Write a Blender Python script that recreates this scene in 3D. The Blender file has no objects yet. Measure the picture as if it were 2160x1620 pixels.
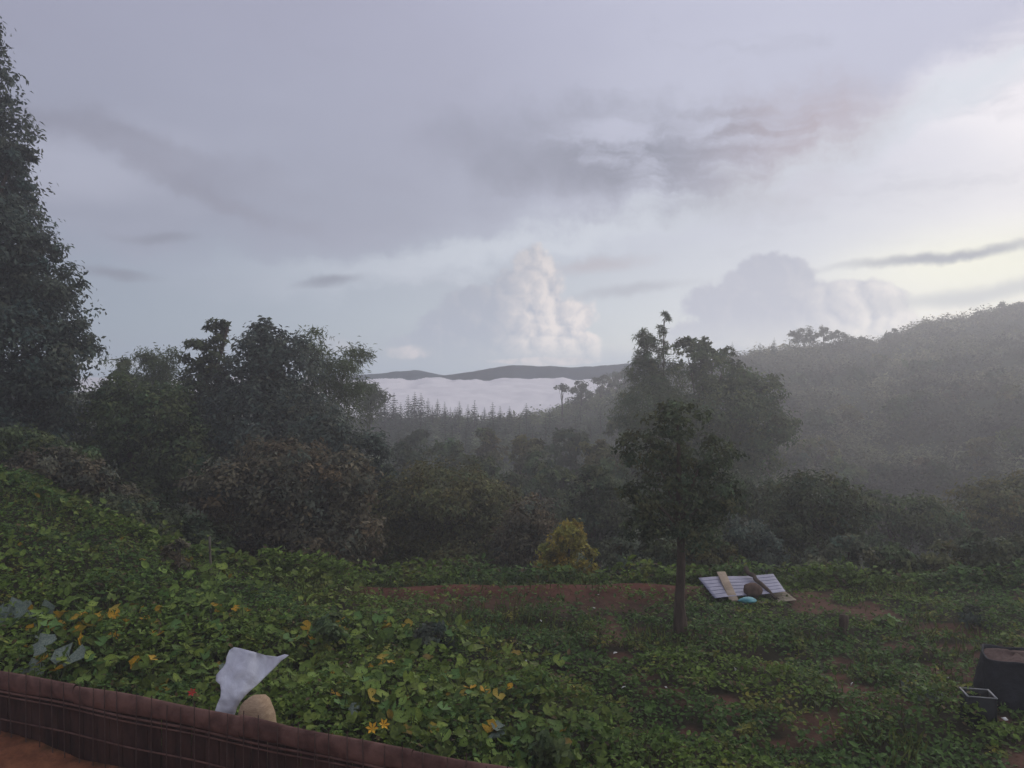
import bpy, math, random
import numpy as np

# ------------------------------------------------------------------ camera, sky, sun, exposure
scene = bpy.context.scene
COL = scene.collection
F, CX, HY, CZ = 1663.0, 1080.0, 790.0, 5.0      # focal length / principal point / horizon (photo pixels), eye height

cam_d = bpy.data.cameras.new('camera')
cam = bpy.data.objects.new('camera', cam_d); COL.objects.link(cam)
cam.location = (0, 0, CZ); cam.rotation_euler = (math.radians(90), 0, 0)
cam_d.sensor_width = 36.0; cam_d.lens = 36.0 * F / 2160.0
cam_d.shift_y = -20.0 / 2160.0
cam_d.clip_start = 0.1; cam_d.clip_end = 60000
scene.camera = cam

SUN_AZ, SUN_EL = math.radians(38), math.radians(20)
sun_d = bpy.data.lights.new('sun', 'SUN')
sun = bpy.data.objects.new('sun', sun_d); COL.objects.link(sun)
sun_d.energy = 1.5; sun_d.angle = math.radians(70); sun_d.color = (1.0, 0.93, 0.86)
sun.rotation_euler = (math.radians(90) - SUN_EL, 0, -SUN_AZ + math.pi)
sun.location = (200, 200, 120)

scene.view_settings.view_transform = 'Standard'
scene.view_settings.look = 'None'
scene.view_settings.exposure = 0.18
scene.view_settings.gamma = 1.0
scene.view_settings.use_curve_mapping = False
scene.render.engine = 'CYCLES'
scene.cycles.use_denoising = True
scene.cycles.max_bounces = 5
scene.cycles.diffuse_bounces = 2
scene.cycles.glossy_bounces = 2
scene.cycles.transmission_bounces = 3
scene.cycles.volume_bounces = 0

world = bpy.data.worlds.new('World'); scene.world = world
world.use_nodes = True
wt = world.node_tree
for n in list(wt.nodes): wt.nodes.remove(n)


class E:
    """one scalar / vector / colour socket of a node tree, with arithmetic"""
    def __init__(s, t, sock): s.t, s.s = t, sock
    def _m(s, op, *a):
        n = s.t.nodes.new('ShaderNodeMath'); n.operation = op
        for i, v in enumerate(a):
            if isinstance(v, E): s.t.links.new(v.s, n.inputs[i])
            else: n.inputs[i].default_value = v
        return E(s.t, n.outputs[0])
    def __add__(s, o): return s._m('ADD', s, o)
    __radd__ = __add__
    def __sub__(s, o): return s._m('SUBTRACT', s, o)
    def __rsub__(s, o): return s._m('SUBTRACT', o, s)
    def __mul__(s, o): return s._m('MULTIPLY', s, o)
    __rmul__ = __mul__
    def __truediv__(s, o): return s._m('DIVIDE', s, o)
    def min(s, o): return s._m('MINIMUM', s, o)
    def max(s, o): return s._m('MAXIMUM', s, o)
    def smin(s, o, k): return s._m('SMOOTH_MIN', s, o, k)
    def pow(s, o): return s._m('POWER', s, o)
    def sqrt(s): return s._m('SQRT', s)
    def abs(s): return s._m('ABSOLUTE', s)
    def atan2(s, o): return s._m('ARCTAN2', s, o)
    def asin(s): return s._m('ARCSINE', s)
    def step(s, a, b, lo=0.0, hi=1.0):
        n = s.t.nodes.new('ShaderNodeMapRange'); n.interpolation_type = 'SMOOTHSTEP'
        s.t.links.new(s.s, n.inputs[0])
        for i, v in zip((1, 2, 3, 4), (a, b, lo, hi)): n.inputs[i].default_value = v
        return E(s.t, n.outputs[0])


def vec(t, x, y, z):
    n = t.nodes.new('ShaderNodeCombineXYZ')
    for i, v in enumerate((x, y, z)):
        if isinstance(v, E): t.links.new(v.s, n.inputs[i])
        else: n.inputs[i].default_value = v
    return E(t, n.outputs[0])


def noise(t, v, scale, detail=4, rough=0.55, dist=0.0, dims='3D'):
    n = t.nodes.new('ShaderNodeTexNoise'); n.noise_dimensions = dims
    t.links.new(v.s, n.inputs['Vector'])
    n.inputs['Scale'].default_value = scale; n.inputs['Detail'].default_value = detail
    n.inputs['Roughness'].default_value = rough; n.inputs['Distortion'].default_value = dist
    return E(t, n.outputs[0])


def mixc(t, f, a, b):
    n = t.nodes.new('ShaderNodeMix'); n.data_type = 'RGBA'
    for i, v in ((0, f), (6, a), (7, b)):
        if isinstance(v, E): t.links.new(v.s, n.inputs[i])
        elif i == 0: n.inputs[i].default_value = v
        else: n.inputs[i].default_value = (*v, 1.0)
    return E(t, n.outputs[2])


def lin(r, g, b):
    return tuple(((c / 255 + 0.055) / 1.055) ** 2.4 if c > 10 else c / 255 / 12.92 for c in (r, g, b))


def azel(px, py):
    """photo pixel -> azimuth, elevation in degrees"""
    dx, dz = (px - CX) / F, (HY - py) / F
    return math.degrees(math.atan(dx)), math.degrees(math.atan2(dz, math.hypot(1, dx)))


def build_sky():
    t = wt
    co = t.nodes.new('ShaderNodeTexCoord')
    sp = t.nodes.new('ShaderNodeSeparateXYZ'); t.links.new(co.outputs['Generated'], sp.inputs[0])
    X, Y, Z = (E(t, o) for o in sp.outputs)
    az = X.atan2(Y) * 57.2958
    el = Z.max(-1.0).min(1.0).asin() * 57.2958
    A = vec(t, az, el, 0.0)
    zz = Z.max(0.0) + 0.16
    P = vec(t, X / zz, Y / zz, 0.0)                     # a flat layer overhead, in perspective

    sky = t.nodes.new('ShaderNodeTexSky'); sky.sky_type = 'NISHITA'; sky.sun_disc = False
    sky.sun_elevation = SUN_EL; sky.sun_rotation = SUN_AZ
    sky.air_density = 1.0; sky.dust_density = 1.5; sky.ozone_density = 2.0
    sm = t.nodes.new('ShaderNodeMix'); sm.data_type = 'RGBA'; sm.blend_type = 'MULTIPLY'
    sm.inputs[0].default_value = 1.0; t.links.new(sky.outputs[0], sm.inputs[6]); sm.inputs[7].default_value = (0.12, 0.12, 0.12, 1)
    clear = E(t, sm.outputs[2])

    # three shared noise fields
    n1 = noise(t, P, 0.60, 4, 0.5, 0.0, '2D')                                              # sheet mottling
    wv = t.nodes.new('ShaderNodeTexNoise'); wv.noise_dimensions = '2D'
    t.links.new(A.s, wv.inputs['Vector']); wv.inputs['Scale'].default_value = 0.20; wv.inputs['Detail'].default_value = 6; wv.inputs['Roughness'].default_value = 0.62
    wc = t.nodes.new('ShaderNodeSeparateColor'); t.links.new(wv.outputs['Color'], wc.inputs[0])
    wx, wy, wz = (E(t, o) - 0.5 for o in wc.outputs)
    st = noise(t, vec(t, az * 0.42 + el * 0.2 + wx * 3.0, el * 1.5 + wy * 3.0, 0.0), 0.26, 4, 0.60, 0.0, '2D')    # streaky

    side = az.step(-35.0, 40.0)
    low = el.step(2.0, 18.0)
    base = mixc(t, low, mixc(t, side, lin(140, 154, 172), lin(196, 205, 214)), mixc(t, side, lin(160, 164, 184), lin(202, 205, 222)))
    base = mixc(t, 0.10, base, clear)
    gx_ = (az - 33.5) / 13.0; gy_ = (el - 6.6) / 3.0
    glow = (gx_ * gx_ + gy_ * gy_).sqrt().step(0.1, 1.3, 1.0, 0.0)
    base = mixc(t, glow * 0.95, base, lin(250, 249, 228))

    # high stratus sheet whose lower edge is an arc climbing to the right
    arc = el - (7.2 + (az + 14.0).max(0.0) * 0.17 + ((az - 4.0).max(0.0)).pow(2.0) * 0.0050) + wy * 4.5 + (st - 0.5) * 3.0
    sheet = arc.step(-0.8, 3.2)
    sheet_col = mixc(t, el.step(10.0, 30.0), mixc(t, side, lin(152, 157, 176), lin(178, 182, 202)), mixc(t, side, lin(160, 161, 183), lin(187, 189, 213)))
    out = mixc(t, sheet * 0.85, base, sheet_col)
    up = el.step(3.0, 14.0)
    out = mixc(t, n1.step(0.47, 0.75) * up * 0.36, out, lin(150, 150, 171))
    out = mixc(t, n1.step(0.50, 0.24) * up * 0.5, out, lin(198, 201, 219))
    out = mixc(t, st.step(0.52, 0.80) * up * 0.22, out, lin(150, 153, 172))
    band = arc.step(-2.6, -0.5) * arc.step(1.4, -0.3) * az.step(-26.0, 2.0)
    out = mixc(t, band * 0.70, out, lin(210, 217, 227))

    def blob(px, py, rx, ry, tilt=0.0, wob=1.0, soft=0.7, out_r=1.0):
        a0, e0 = azel(px, py)
        kx = math.degrees(1 / F); rx, ry = rx * kx, ry * kx
        dx = az - a0 + wx * (6.0 * wob); dy = el - e0 + wy * (3.2 * wob)
        c, s = math.cos(math.radians(tilt)), math.sin(math.radians(tilt))
        ux = (dx * c + dy * s) / rx; uy = (dy * c - dx * s) / ry
        return (ux * ux + uy * uy).sqrt().step(out_r - soft, out_r + 0.3, 1.0, 0.0)

    # big grey cloud, pinkish toward its right end
    big = blob(1330, 335, 430, 115, -4, 1.7, 0.95).max(blob(1590, 295, 260, 100, 6, 1.6, 0.9)) * (st * 0.7 + n1 * 0.3).step(0.24, 0.50)
    out = mixc(t, big * 1.0, out, mixc(t, az.step(10.0, 22.0), lin(132, 136, 154), lin(172, 161, 172)))
    for (px, py, rx, ry, tl, k) in ((300, 310, 350, 44, -12, 0.42), (440, 405, 230, 30, -20, 0.55), (190, 265, 240, 24, -6, 0.40)):
        out = mixc(t, blob(px, py, rx, ry, tl, 1.2, 0.95) * k, out, lin(137, 138, 155))

    # low grey-blue bank near the horizon
    bank = (el + (st - 0.5) * 4.0 + wz * 2.0).step(3.6, 0.4)
    out = mixc(t, bank * 0.7, out, mixc(t, side, lin(148, 159, 175), lin(178, 186, 198)))

    # cumulus towers: cauliflower relief lit from the right
    def puffs(ox, oy):
        v = vec(t, az + ox + wx * 1.6, el + oy + wy * 1.6, 0.0); h = None
        for sc, am in ((0.62, 1.0), (1.5, 0.42), (3.3, 0.18)):
            n = t.nodes.new('ShaderNodeTexVoronoi'); n.voronoi_dimensions = '2D'; n.feature = 'F1'
            n.inputs['Scale'].default_value = sc; t.links.new(v.s, n.inputs['Vector'])
            d = E(t, n.outputs['Distance']); q = (1.0 - d * d) * am
            h = q if h is None else h + q
        return h
    h0 = puffs(0.0, 0.0); h1 = puffs(0.45, 0.25)
    relief = h0 - h1

    def tower(parts, amp, dark, lit_c, a_lo, a_hi, fade, alpha, k_rel=0.8):
        d = None
        for (px, py, rx, ry) in parts:
            a0, e0 = azel(px, py); k = math.degrees(1 / F)
            ux, uy = (az - a0) / (rx * k), (el - e0) / (ry * k)
            q = ((ux * ux + uy * uy).sqrt() - 1.0) * (0.5 * (rx + ry) * k)
            d = q if d is None else d.smin(q, 0.5)
        d = d - (h0 - 1.15) * amp + wz * 2.6
        m = d.step(0.22, -0.45) * el.step(fade[0], fade[1]) * alpha
        lit = (az.step(a_lo, a_hi) * (relief * (1.6 * k_rel) + 0.72) + relief * (0.35 * k_rel)).max(0.0).min(1.0)
        return m, mixc(t, lit, dark, lit_c)

    out = mixc(t, blob(1265, 560, 130, 22, 4, 0.6, 0.9) * 0.75, out, lin(176, 172, 181))
    out = mixc(t, blob(1330, 617, 160, 16, 6, 0.6, 0.9) * 0.7, out, lin(160, 165, 177))
    m2, c2 = tower(((1625, 595, 100, 58), (1540, 650, 90, 60), (1740, 650, 140, 62), (1840, 690, 80, 52), (1640, 725, 240, 70)),
                   0.7, lin(164, 169, 187), lin(226, 221, 220), 18.0, 27.0, (0.4, 4.6), 0.80, 0.6)
    out = mixc(t, m2, out, c2)
    m1, c1 = tower(((1128, 560, 54, 44), (1105, 618, 92, 58), (1035, 655, 100, 52), (1160, 672, 92, 52), (1060, 735, 230, 60), (985, 690, 90, 45)),
                   0.55, lin(157, 165, 181), lin(228, 220, 217), -2.5, 3.4, (0.0, 3.4), 0.92, 0.6)
    out = mixc(t, m1, out, c1)
    m3, c3 = tower(((690, 727, 50, 24), (850, 745, 46, 14), (1150, 762, 120, 9), (240, 772, 60, 16)),
                   0.22, lin(168, 174, 184), lin(206, 200, 203), -14.0, -4.0, (0.0, 0.7), 0.7)
    out = mixc(t, m3, out, c3)
    for (px, py, rx, ry, tl, k, c) in ((1990, 540, 210, 13, 4, .85, (132, 139, 156)), (690, 594, 75, 13, 9, .9, (128, 136, 152)),
                                       (240, 578, 80, 12, -2, .8, (126, 132, 148)), (325, 500, 75, 12, 3, .7, (132, 137, 153)),
                                       (2060, 622, 220, 22, 5, .7, (178, 183, 190))):
        out = mixc(t, blob(px, py, rx, ry, tl, 0.4, 0.85) * k, out, lin(*c))
    out = mixc(t, el.step(0.2, -1.0), out, lin(160, 164, 172))                              # mist below the horizon
    bg = t.nodes.new('ShaderNodeBackground'); t.links.new(out.s, bg.inputs[0])
    t.links.new((el.step(12.0, 1.5) * 0.40 + 0.93).s, bg.inputs[1])                          # paler toward the horizon all round
    o = t.nodes.new('ShaderNodeOutputWorld'); t.links.new(bg.outputs[0], o.inputs[0])


build_sky()
world.cycles.sampling_method = 'MANUAL'; world.cycles.sample_map_resolution = 512

# ------------------------------------------------------------------ helpers
rng = np.random.default_rng(7)
random.seed(7)


def at(px, py, Y):
    return np.array([(px - CX) / F * Y, Y, CZ + (HY - py) / F * Y])


def vnoise(x, y, seed=0):
    xi, yi = np.floor(x).astype(np.int64), np.floor(y).astype(np.int64)
    fx, fy = x - xi, y - yi
    fx, fy = fx * fx * (3 - 2 * fx), fy * fy * (3 - 2 * fy)
    def h(a, b):
        n = (a * 374761393 + b * 668265263 + seed * 974634541) & 0xffffffff
        n = ((n ^ (n >> 13)) * 1274126177) & 0xffffffff
        return ((n ^ (n >> 16)) & 0xffff) / 65535.0
    return (h(xi, yi) * (1 - fx) + h(xi + 1, yi) * fx) * (1 - fy) + (h(xi, yi + 1) * (1 - fx) + h(xi + 1, yi + 1) * fx) * fy


def fbm(x, y, seed=0, oct=4):
    v, a, s = 0, 0.5, 0
    for k in range(oct):
        v = v + a * vnoise(x * 2 ** k, y * 2 ** k, seed + k); s += a; a *= 0.5
    return v / s


def sstep(a, b, x):
    t = np.clip((x - a) / (b - a), 0, 1); return t * t * (3 - 2 * t)


def mesh_np(name, V, faces, mat, parent=None, col=None, smooth=False):
    """faces: int array (n,k) or list of such arrays. col: per-vertex rgb"""
    if not isinstance(faces, (list, tuple)): faces = [faces]
    me = bpy.data.meshes.new(name)
    V = np.asarray(V, dtype=np.float32)
    me.vertices.add(len(V)); me.vertices.foreach_set('co', V.ravel())
    nl = sum(f.size for f in faces); npoly = sum(len(f) for f in faces)
    me.loops.add(nl); me.loops.foreach_set('vertex_index', np.concatenate([f.ravel() for f in faces]).astype(np.int32))
    tot = np.concatenate([np.full(len(f), f.shape[1]) for f in faces]); st = np.concatenate([[0], np.cumsum(tot)[:-1]])
    me.polygons.add(npoly); me.polygons.foreach_set('loop_start', st.astype(np.int32)); me.polygons.foreach_set('loop_total', tot.astype(np.int32))
    if smooth: me.polygons.foreach_set('use_smooth', np.ones(npoly, dtype=bool))
    if col is not None:
        a = me.color_attributes.new('tint', 'FLOAT_COLOR', 'POINT')
        a.data.foreach_set('color', np.concatenate([np.asarray(col, dtype=np.float32), np.ones((len(V), 1), dtype=np.float32)], 1).ravel())
    me.update(calc_edges=True); me.validate()
    me.materials.append(mat)
    return link(name, me, parent)


def link(name, me, parent=None):
    o = bpy.data.objects.new(name, me); COL.objects.link(o)
    if parent is not None: o.parent = parent
    return o


def tag(o, label, cat, group=None):
    o['label'] = label; o['category'] = cat
    if group: o['group'] = group
    return o


def thing(name, loc, label, cat, group=None):
    o = link(name, None); o.location = loc
    return tag(o, label, cat, group)


# ------------------------------------------------------------------ materials
def new_mat(name):
    m = bpy.data.materials.new(name); m.use_nodes = True
    t = m.node_tree
    for n in list(t.nodes): t.nodes.remove(n)
    o = t.nodes.new('ShaderNodeOutputMaterial')
    return m, t, o


def bsdf(t, o, col, rough=0.7, spec=0.3, bump=None, bstr=0.4, bdist=0.02, **kw):
    b = t.nodes.new('ShaderNodeBsdfPrincipled')
    if isinstance(col, E): t.links.new(col.s, b.inputs['Base Color'])
    else: b.inputs['Base Color'].default_value = (*col, 1)
    if isinstance(rough, E): t.links.new(rough.s, b.inputs['Roughness'])
    else: b.inputs['Roughness'].default_value = rough
    b.inputs['Specular IOR Level'].default_value = spec
    for k, v in kw.items(): b.inputs[k].default_value = v
    if bump is not None:
        n = t.nodes.new('ShaderNodeBump'); n.inputs['Strength'].default_value = bstr; n.inputs['Distance'].default_value = bdist
        t.links.new(bump.s, n.inputs['Height']); t.links.new(n.outputs[0], b.inputs['Normal'])
    t.links.new(b.outputs[0], o.inputs[0])
    return b


def objco(t):
    c = t.nodes.new('ShaderNodeTexCoord'); return E(t, c.outputs['Object'])


def leaf_mat(name, rough=0.5, spec=0.35, trans=0.25):
    m, t, o = new_mat(name)
    a = t.nodes.new('ShaderNodeAttribute'); a.attribute_name = 'tint'
    b = t.nodes.new('ShaderNodeBsdfPrincipled'); b.inputs['Roughness'].default_value = rough
    b.inputs['Specular IOR Level'].default_value = spec
    nz = noise(t, objco(t), 16.0 if trans > .2 else 2.0, 2, .6)
    mul = t.nodes.new('ShaderNodeMix'); mul.data_type = 'RGBA'; mul.blend_type = 'MULTIPLY'; mul.inputs[0].default_value = 1
    t.links.new(a.outputs['Color'], mul.inputs[6]); t.links.new(mixc(t, nz.step(.3, .7), (.62, .66, .7), (1.32, 1.26, 1.15)).s, mul.inputs[7])
    t.links.new(mul.outputs[2], b.inputs['Base Color'])
    tr = t.nodes.new('ShaderNodeBsdfTranslucent'); t.links.new(mul.outputs[2], tr.inputs[0])
    mx = t.nodes.new('ShaderNodeMixShader'); mx.inputs[0].default_value = trans
    t.links.new(b.outputs[0], mx.inputs[1]); t.links.new(tr.outputs[0], mx.inputs[2]); t.links.new(mx.outputs[0], o.inputs[0])
    return m


def plain_mat(name, c1, c2, scale=6.0, rough=0.75, spec=0.3, stretch=(1, 1, 1), bstr=0.4, bdist=0.01, detail=6):
    m, t, o = new_mat(name)
    mp = t.nodes.new('ShaderNodeMapping'); mp.inputs['Scale'].default_value = stretch
    t.links.new(objco(t).s, mp.inputs[0]); v = E(t, mp.outputs[0])
    n = noise(t, v, scale, detail, 0.62, 0.3)
    n2 = noise(t, v, scale * 0.23, 3, 0.5)
    c = mixc(t, (n * 0.6 + n2 * 0.4).step(0.34, 0.66), c1, c2)
    bsdf(t, o, c, rough, spec, n, bstr, bdist)
    return m


LEAF = leaf_mat('leaf', .6, .13, .28)
LEAF_FAR = leaf_mat('leaf_far', 0.7, 0.15, 0.15)
BARK = plain_mat('bark', (.045, .03, .022), (.12, .085, .06), 9, .9, .2, (1, 1, .25), .8, .03)
BARK_PALE = plain_mat('bark_pale', (.10, .085, .065), (.26, .22, .17), 9, .9, .2, (1, 1, .25), .8, .02)
STEM = plain_mat('green_stem', (.05, .075, .025), (.10, .12, .045), 12, .7, .3)
CULM = plain_mat('bamboo_culm', (.06, .075, .03), (.13, .12, .05), 10, .6, .4)


def ground_mat():
    m, t, o = new_mat('earth')
    v = objco(t)
    a = t.nodes.new('ShaderNodeAttribute'); a.attribute_name = 'tint'
    n = noise(t, v, 2.2, 8, 0.65, 0.2); n2 = noise(t, v, 14.0, 5, 0.7)
    k = (n * 0.7 + n2 * 0.3).step(0.3, 0.7)
    mul = t.nodes.new('ShaderNodeMix'); mul.data_type = 'RGBA'; mul.blend_type = 'MULTIPLY'; mul.inputs[0].default_value = 1
    t.links.new(a.outputs['Color'], mul.inputs[6])
    t.links.new(mixc(t, k, (.55, .5, .5), (1.35, 1.3, 1.25)).s, mul.inputs[7])
    bsdf(t, o, E(t, mul.outputs[2]), 0.95, 0.15, n * 0.6 + n2 * 0.4, 0.9, 0.08)
    return m


# ------------------------------------------------------------------ terrain
TU = np.array([-1800, -300, 0, 250, 420, 800, 1060, 1150, 1250, 1400, 1540, 1700, 1860, 1950, 2130, 2300, 3900.])
TYR = np.array([900, 870, 855, 850, 865, 905, 902, 886, 850, 800, 768, 742, 734, 695, 664, 645, 640.])
TDR = np.array([72, 70, 70, 80, 92, 106, 108, 112, 120, 132, 142, 150, 154, 159, 164, 166, 166.])
VU = np.array([-1800, 0, 250, 450, 700, 1300, 1700, 2160, 3900.])
VZ = np.array([-2, -2, -3.0, -5.0, -8.0, -8.4, -7.4, -6.5, -6.5])
EDGE = 18.6


def ground(x, y):
    x, y = np.asarray(x, float), np.asarray(y, float)
    yy = np.minimum(y, EDGE)
    a = np.clip(-x - 3.0, 0, 12)
    left = np.minimum(0.095 * a + 0.0195 * a * a, 2.5) * sstep(9.0, 17.0, yy + 0.25 * np.clip(-x - 8, 0, 20))
    back = sstep(-3, 5, y)
    z = left * back + (fbm(x * .35, y * .35, 3) - .5) * .22 + (fbm(x * 1.6, y * 1.6, 5) - .5) * .10 - .02
    z = z + 0.20 * np.exp(-((y - 17.9) / .5) ** 2) * sstep(-4.5, -2.5, x) * sstep(6.0, 3.5, x)     # low red bank at the field's edge
    u = np.clip(x / np.maximum(y, 1.0) * F + CX, -1800, 3900)
    zr = CZ + (HY - np.interp(u, TU, TYR)) / F * np.interp(u, TU, TDR)
    dr = np.interp(u, TU, TDR); zv = np.interp(u, VU, VZ)
    t1 = np.clip((y - EDGE) / (46 - EDGE), 0, 1); t2 = np.clip((y - 46) / (dr - 46), 0, 1)
    far = z + (zv - z) * (1 - (1 - t1) ** 1.7)
    bumps = (fbm(x * .05, y * .05, 11) - .5) * 5 * np.clip(t2 * 4, 0, 1) * np.clip((1 - t2) * 3, 0, 1)
    far = np.where(y > 46, zv + (zr - zv) * t2 ** 1.05 + bumps, far)
    far = np.where(y > dr, np.maximum(zr - (y - dr) * .55, -20), far)
    return np.where(y > EDGE, far, z)


def gpt(px, py_hint, Y, dz=0.0):
    x = (px - CX) / F * Y
    return np.array([x, Y, float(ground(x, Y)) + dz])


def axis(lo, hi, fine_lo, fine_hi, step, grow):
    v = list(np.arange(fine_lo, fine_hi, step)); s = step; p = v[-1]
    while p < hi: s *= grow; p += s; v.append(min(p, hi))
    s = step; p = fine_lo; w = []
    while p > lo: s *= grow; p -= s; w.append(max(p, lo))
    return np.array(w[::-1] + v)


PATCH = []   # bare-soil patches: ground x, y, rx, ry


def patch(px, py, rpx, rpy):
    Y = CZ * F / (py - HY); k = Y / F
    PATCH.append(((px - CX) * k, Y, rpx * k, rpy * Y / (py - HY)))


for p in ((1300, 1345, 26, 14), (1290, 1310, 18, 14), (1285, 1280, 20, 9), (1310, 1380, 30, 12), (1400, 1450, 55, 10), (1530, 1480, 32, 22), (1440, 1475, 28, 12),
          (1795, 1455, 40, 20), (1760, 1420, 30, 8), (1900, 1362, 45, 10), (2020, 1370, 60, 8), (1990, 1445, 40, 16), (2040, 1470, 45, 16), (1455, 1535, 30, 12),
          (1770, 1390, 32, 9), (1620, 1400, 40, 7), (2110, 1520, 20, 10), (1640, 1560, 40, 10), (1350, 1420, 30, 8), (2090, 1390, 60, 9), (1550, 1540, 25, 9)):
    patch(*p)
PATCH = np.array(PATCH)


def bare(x, y):
    w = (fbm(x * 2.3, y * 2.3, 21) - .5) * 1.1
    d = np.full(np.shape(x), 9.0)
    for cx, cy, rx, ry in PATCH:
        d = np.minimum(d, np.sqrt(((x - cx) / rx) ** 2 + ((y - cy) / ry) ** 2))
    b = sstep(1.25, .65, d + w)
    b = np.maximum(b, sstep(16.2, 16.9, y + w * .5) * sstep(-4.0, -2.6, x + w) * sstep(4.0, 2.4, x + w) * .6)
    b = np.maximum(b, sstep(.60, .72, fbm(x * .9 + 40, y * .9, 23)) * sstep(-1, 1.5, x) * .85)
    return np.maximum(b, sstep(17.35, 17.75, y + w * .4) * sstep(-4.2, -2.8, x + w) * sstep(5.5, 3.2, x + w) * .86)


def fence_y(x): return 10.9 + (x + 7.08) * (8.15 - 10.9) / (0.1 + 7.08)


gx = axis(-168, 168, -16, 16, .17, 1.06); gy = axis(-120, 171, 6.5, 19.5, .15, 1.045)
XX, YY = np.meshgrid(gx, gy)
ZZ = ground(XX, YY)
nx, ny = len(gx), len(gy)
idx = np.arange(nx * ny).reshape(ny, nx)
fq = np.stack([idx[:-1, :-1], idx[:-1, 1:], idx[1:, 1:], idx[1:, :-1]], -1).reshape(-1, 4)
xf, yf = XX.ravel(), YY.ravel()
soil = np.array([.105, .052, .036]); red = np.array([.135, .052, .034]); green = np.array([.030, .042, .018]); yard = np.array([.26, .105, .05])
b = bare(xf, yf)[:, None]
tint = green * 0.6 + (soil * 0.5) * .4 + b * (soil - green * .5)
rb = (np.exp(-((yf - 17.9) / .6) ** 2) * sstep(-4.2, -2.8, xf) * sstep(4.8, 3.0, xf))[:, None]
tint = tint * (1 - rb) + red * rb
yd = ((yf < fence_y(xf)) & (yf > -10) & (np.abs(xf) < 40)).astype(float)[:, None] * (xf < .8)[:, None]
tint = tint * (1 - yd) + yard * yd
fr = sstep(18.8, 21, yf)[:, None]
tint = tint * (1 - fr) + green * fr
EARTH = ground_mat()
g = mesh_np('ground', np.stack([xf, yf, ZZ.ravel()], 1), fq, EARTH, None, tint, True)
g['kind'] = 'structure'


# ------------------------------------------------------------------ far mountains and the sea of cloud
def mountain(name, pts, Y, depth, colr, seed):
    pts = np.array(pts, float)
    pxs = np.linspace(pts[0, 0], pts[-1, 0], 260)
    top = np.interp(pxs, pts[:, 0], pts[:, 1])
    top = top + (fbm(pxs * .03, pxs * 0 + 5, seed, 5) - .5) * 5.0
    rows = 26; V = []
    for j in range(rows):
        s = j / (rows - 1) * 2 - 1                       # -1 front foot, 0 ridge, 1 back foot
        h = (1 - abs(s)) ** .8
        y = Y + s * depth
        x = (pxs - CX) / F * Y
        zt = CZ + (HY - top) / F * Y
        z = -420 + (zt + 420) * h + (fbm(x * .0016, np.full_like(x, y * .0016), seed + 9, 5) - .5) * 260 * (1 - h) * h * 2
        V.append(np.stack([x + s * 40, np.full_like(x, y), z], 1))
    V = np.concatenate(V); n = len(pxs); i = np.arange(n * rows).reshape(rows, n)
    f = np.stack([i[:-1, :-1], i[:-1, 1:], i[1:, 1:], i[1:, :-1]], -1).reshape(-1, 4)
    m = plain_mat(name + '_hazy_forest', colr, tuple(c * 1.5 for c in colr), .004, .95, .1, (1, 1, 1), 0, 0)  # forest tone with the blue of distant haze painted into it
    o = mesh_np(name, V, f, m, None, None, True); o['kind'] = 'structure'
    return o


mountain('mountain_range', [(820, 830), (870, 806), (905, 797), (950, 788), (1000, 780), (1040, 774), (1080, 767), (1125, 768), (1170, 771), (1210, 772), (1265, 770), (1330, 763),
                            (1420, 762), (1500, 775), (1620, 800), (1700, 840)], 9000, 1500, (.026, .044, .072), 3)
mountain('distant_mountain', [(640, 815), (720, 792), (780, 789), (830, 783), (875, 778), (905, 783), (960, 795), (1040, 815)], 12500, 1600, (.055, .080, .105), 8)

pa = np.linspace(-40, 40, 420); pr = 900 * (10500 / 900) ** np.linspace(0, 1, 210)
PA, PR = np.meshgrid(np.radians(pa), pr)
cx_, cy_ = PR * np.tan(PA), PR
ang = np.degrees(PA)
bl = np.abs(fbm(cx_ * .0016 + 3, cy_ * .0007, 31, 5) - .5) * 2
puff = (1 - bl) ** 2.0
cz_ = -104 + 52 * fbm(cx_ * .0016, cy_ * .0008, 33, 4) + puff * 20 + (fbm(ang * .8, np.log(PR) * 16, 36, 4) - .5) * PR * .006
cz_ = cz_ + 60 * (fbm(ang * .55 + 3, ang * 0 + 2, 37, 5) - .42) * sstep(3500, 7500, PR)
cz_ = cz_ - 30 * sstep(1600, 900, PR)
i = np.arange(PA.size).reshape(PA.shape)
f = np.stack([i[:-1, :-1], i[:-1, 1:], i[1:, 1:], i[1:, :-1]], -1).reshape(-1, 4)
cm, ct, co_ = new_mat('cloud_top')
bsdf(ct, co_, (.90, .87, .87), 1.0, 0.0)
cs = mesh_np('cloud_sea', np.stack([cx_.ravel(), cy_.ravel(), cz_.ravel()], 1), f, cm, None, None, True); cs['kind'] = 'structure'
# the valley floor under the cloud
vf = mesh_np('valley_floor', np.array([[-16000, 190, -450], [16000, 190, -450], [16000, 20000, -450], [-16000, 20000, -450.]]), np.array([[0, 1, 2, 3]]), plain_mat('valley_forest', (.03, .045, .02), (.05, .06, .03), .01), None)
vf['kind'] = 'structure'

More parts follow.
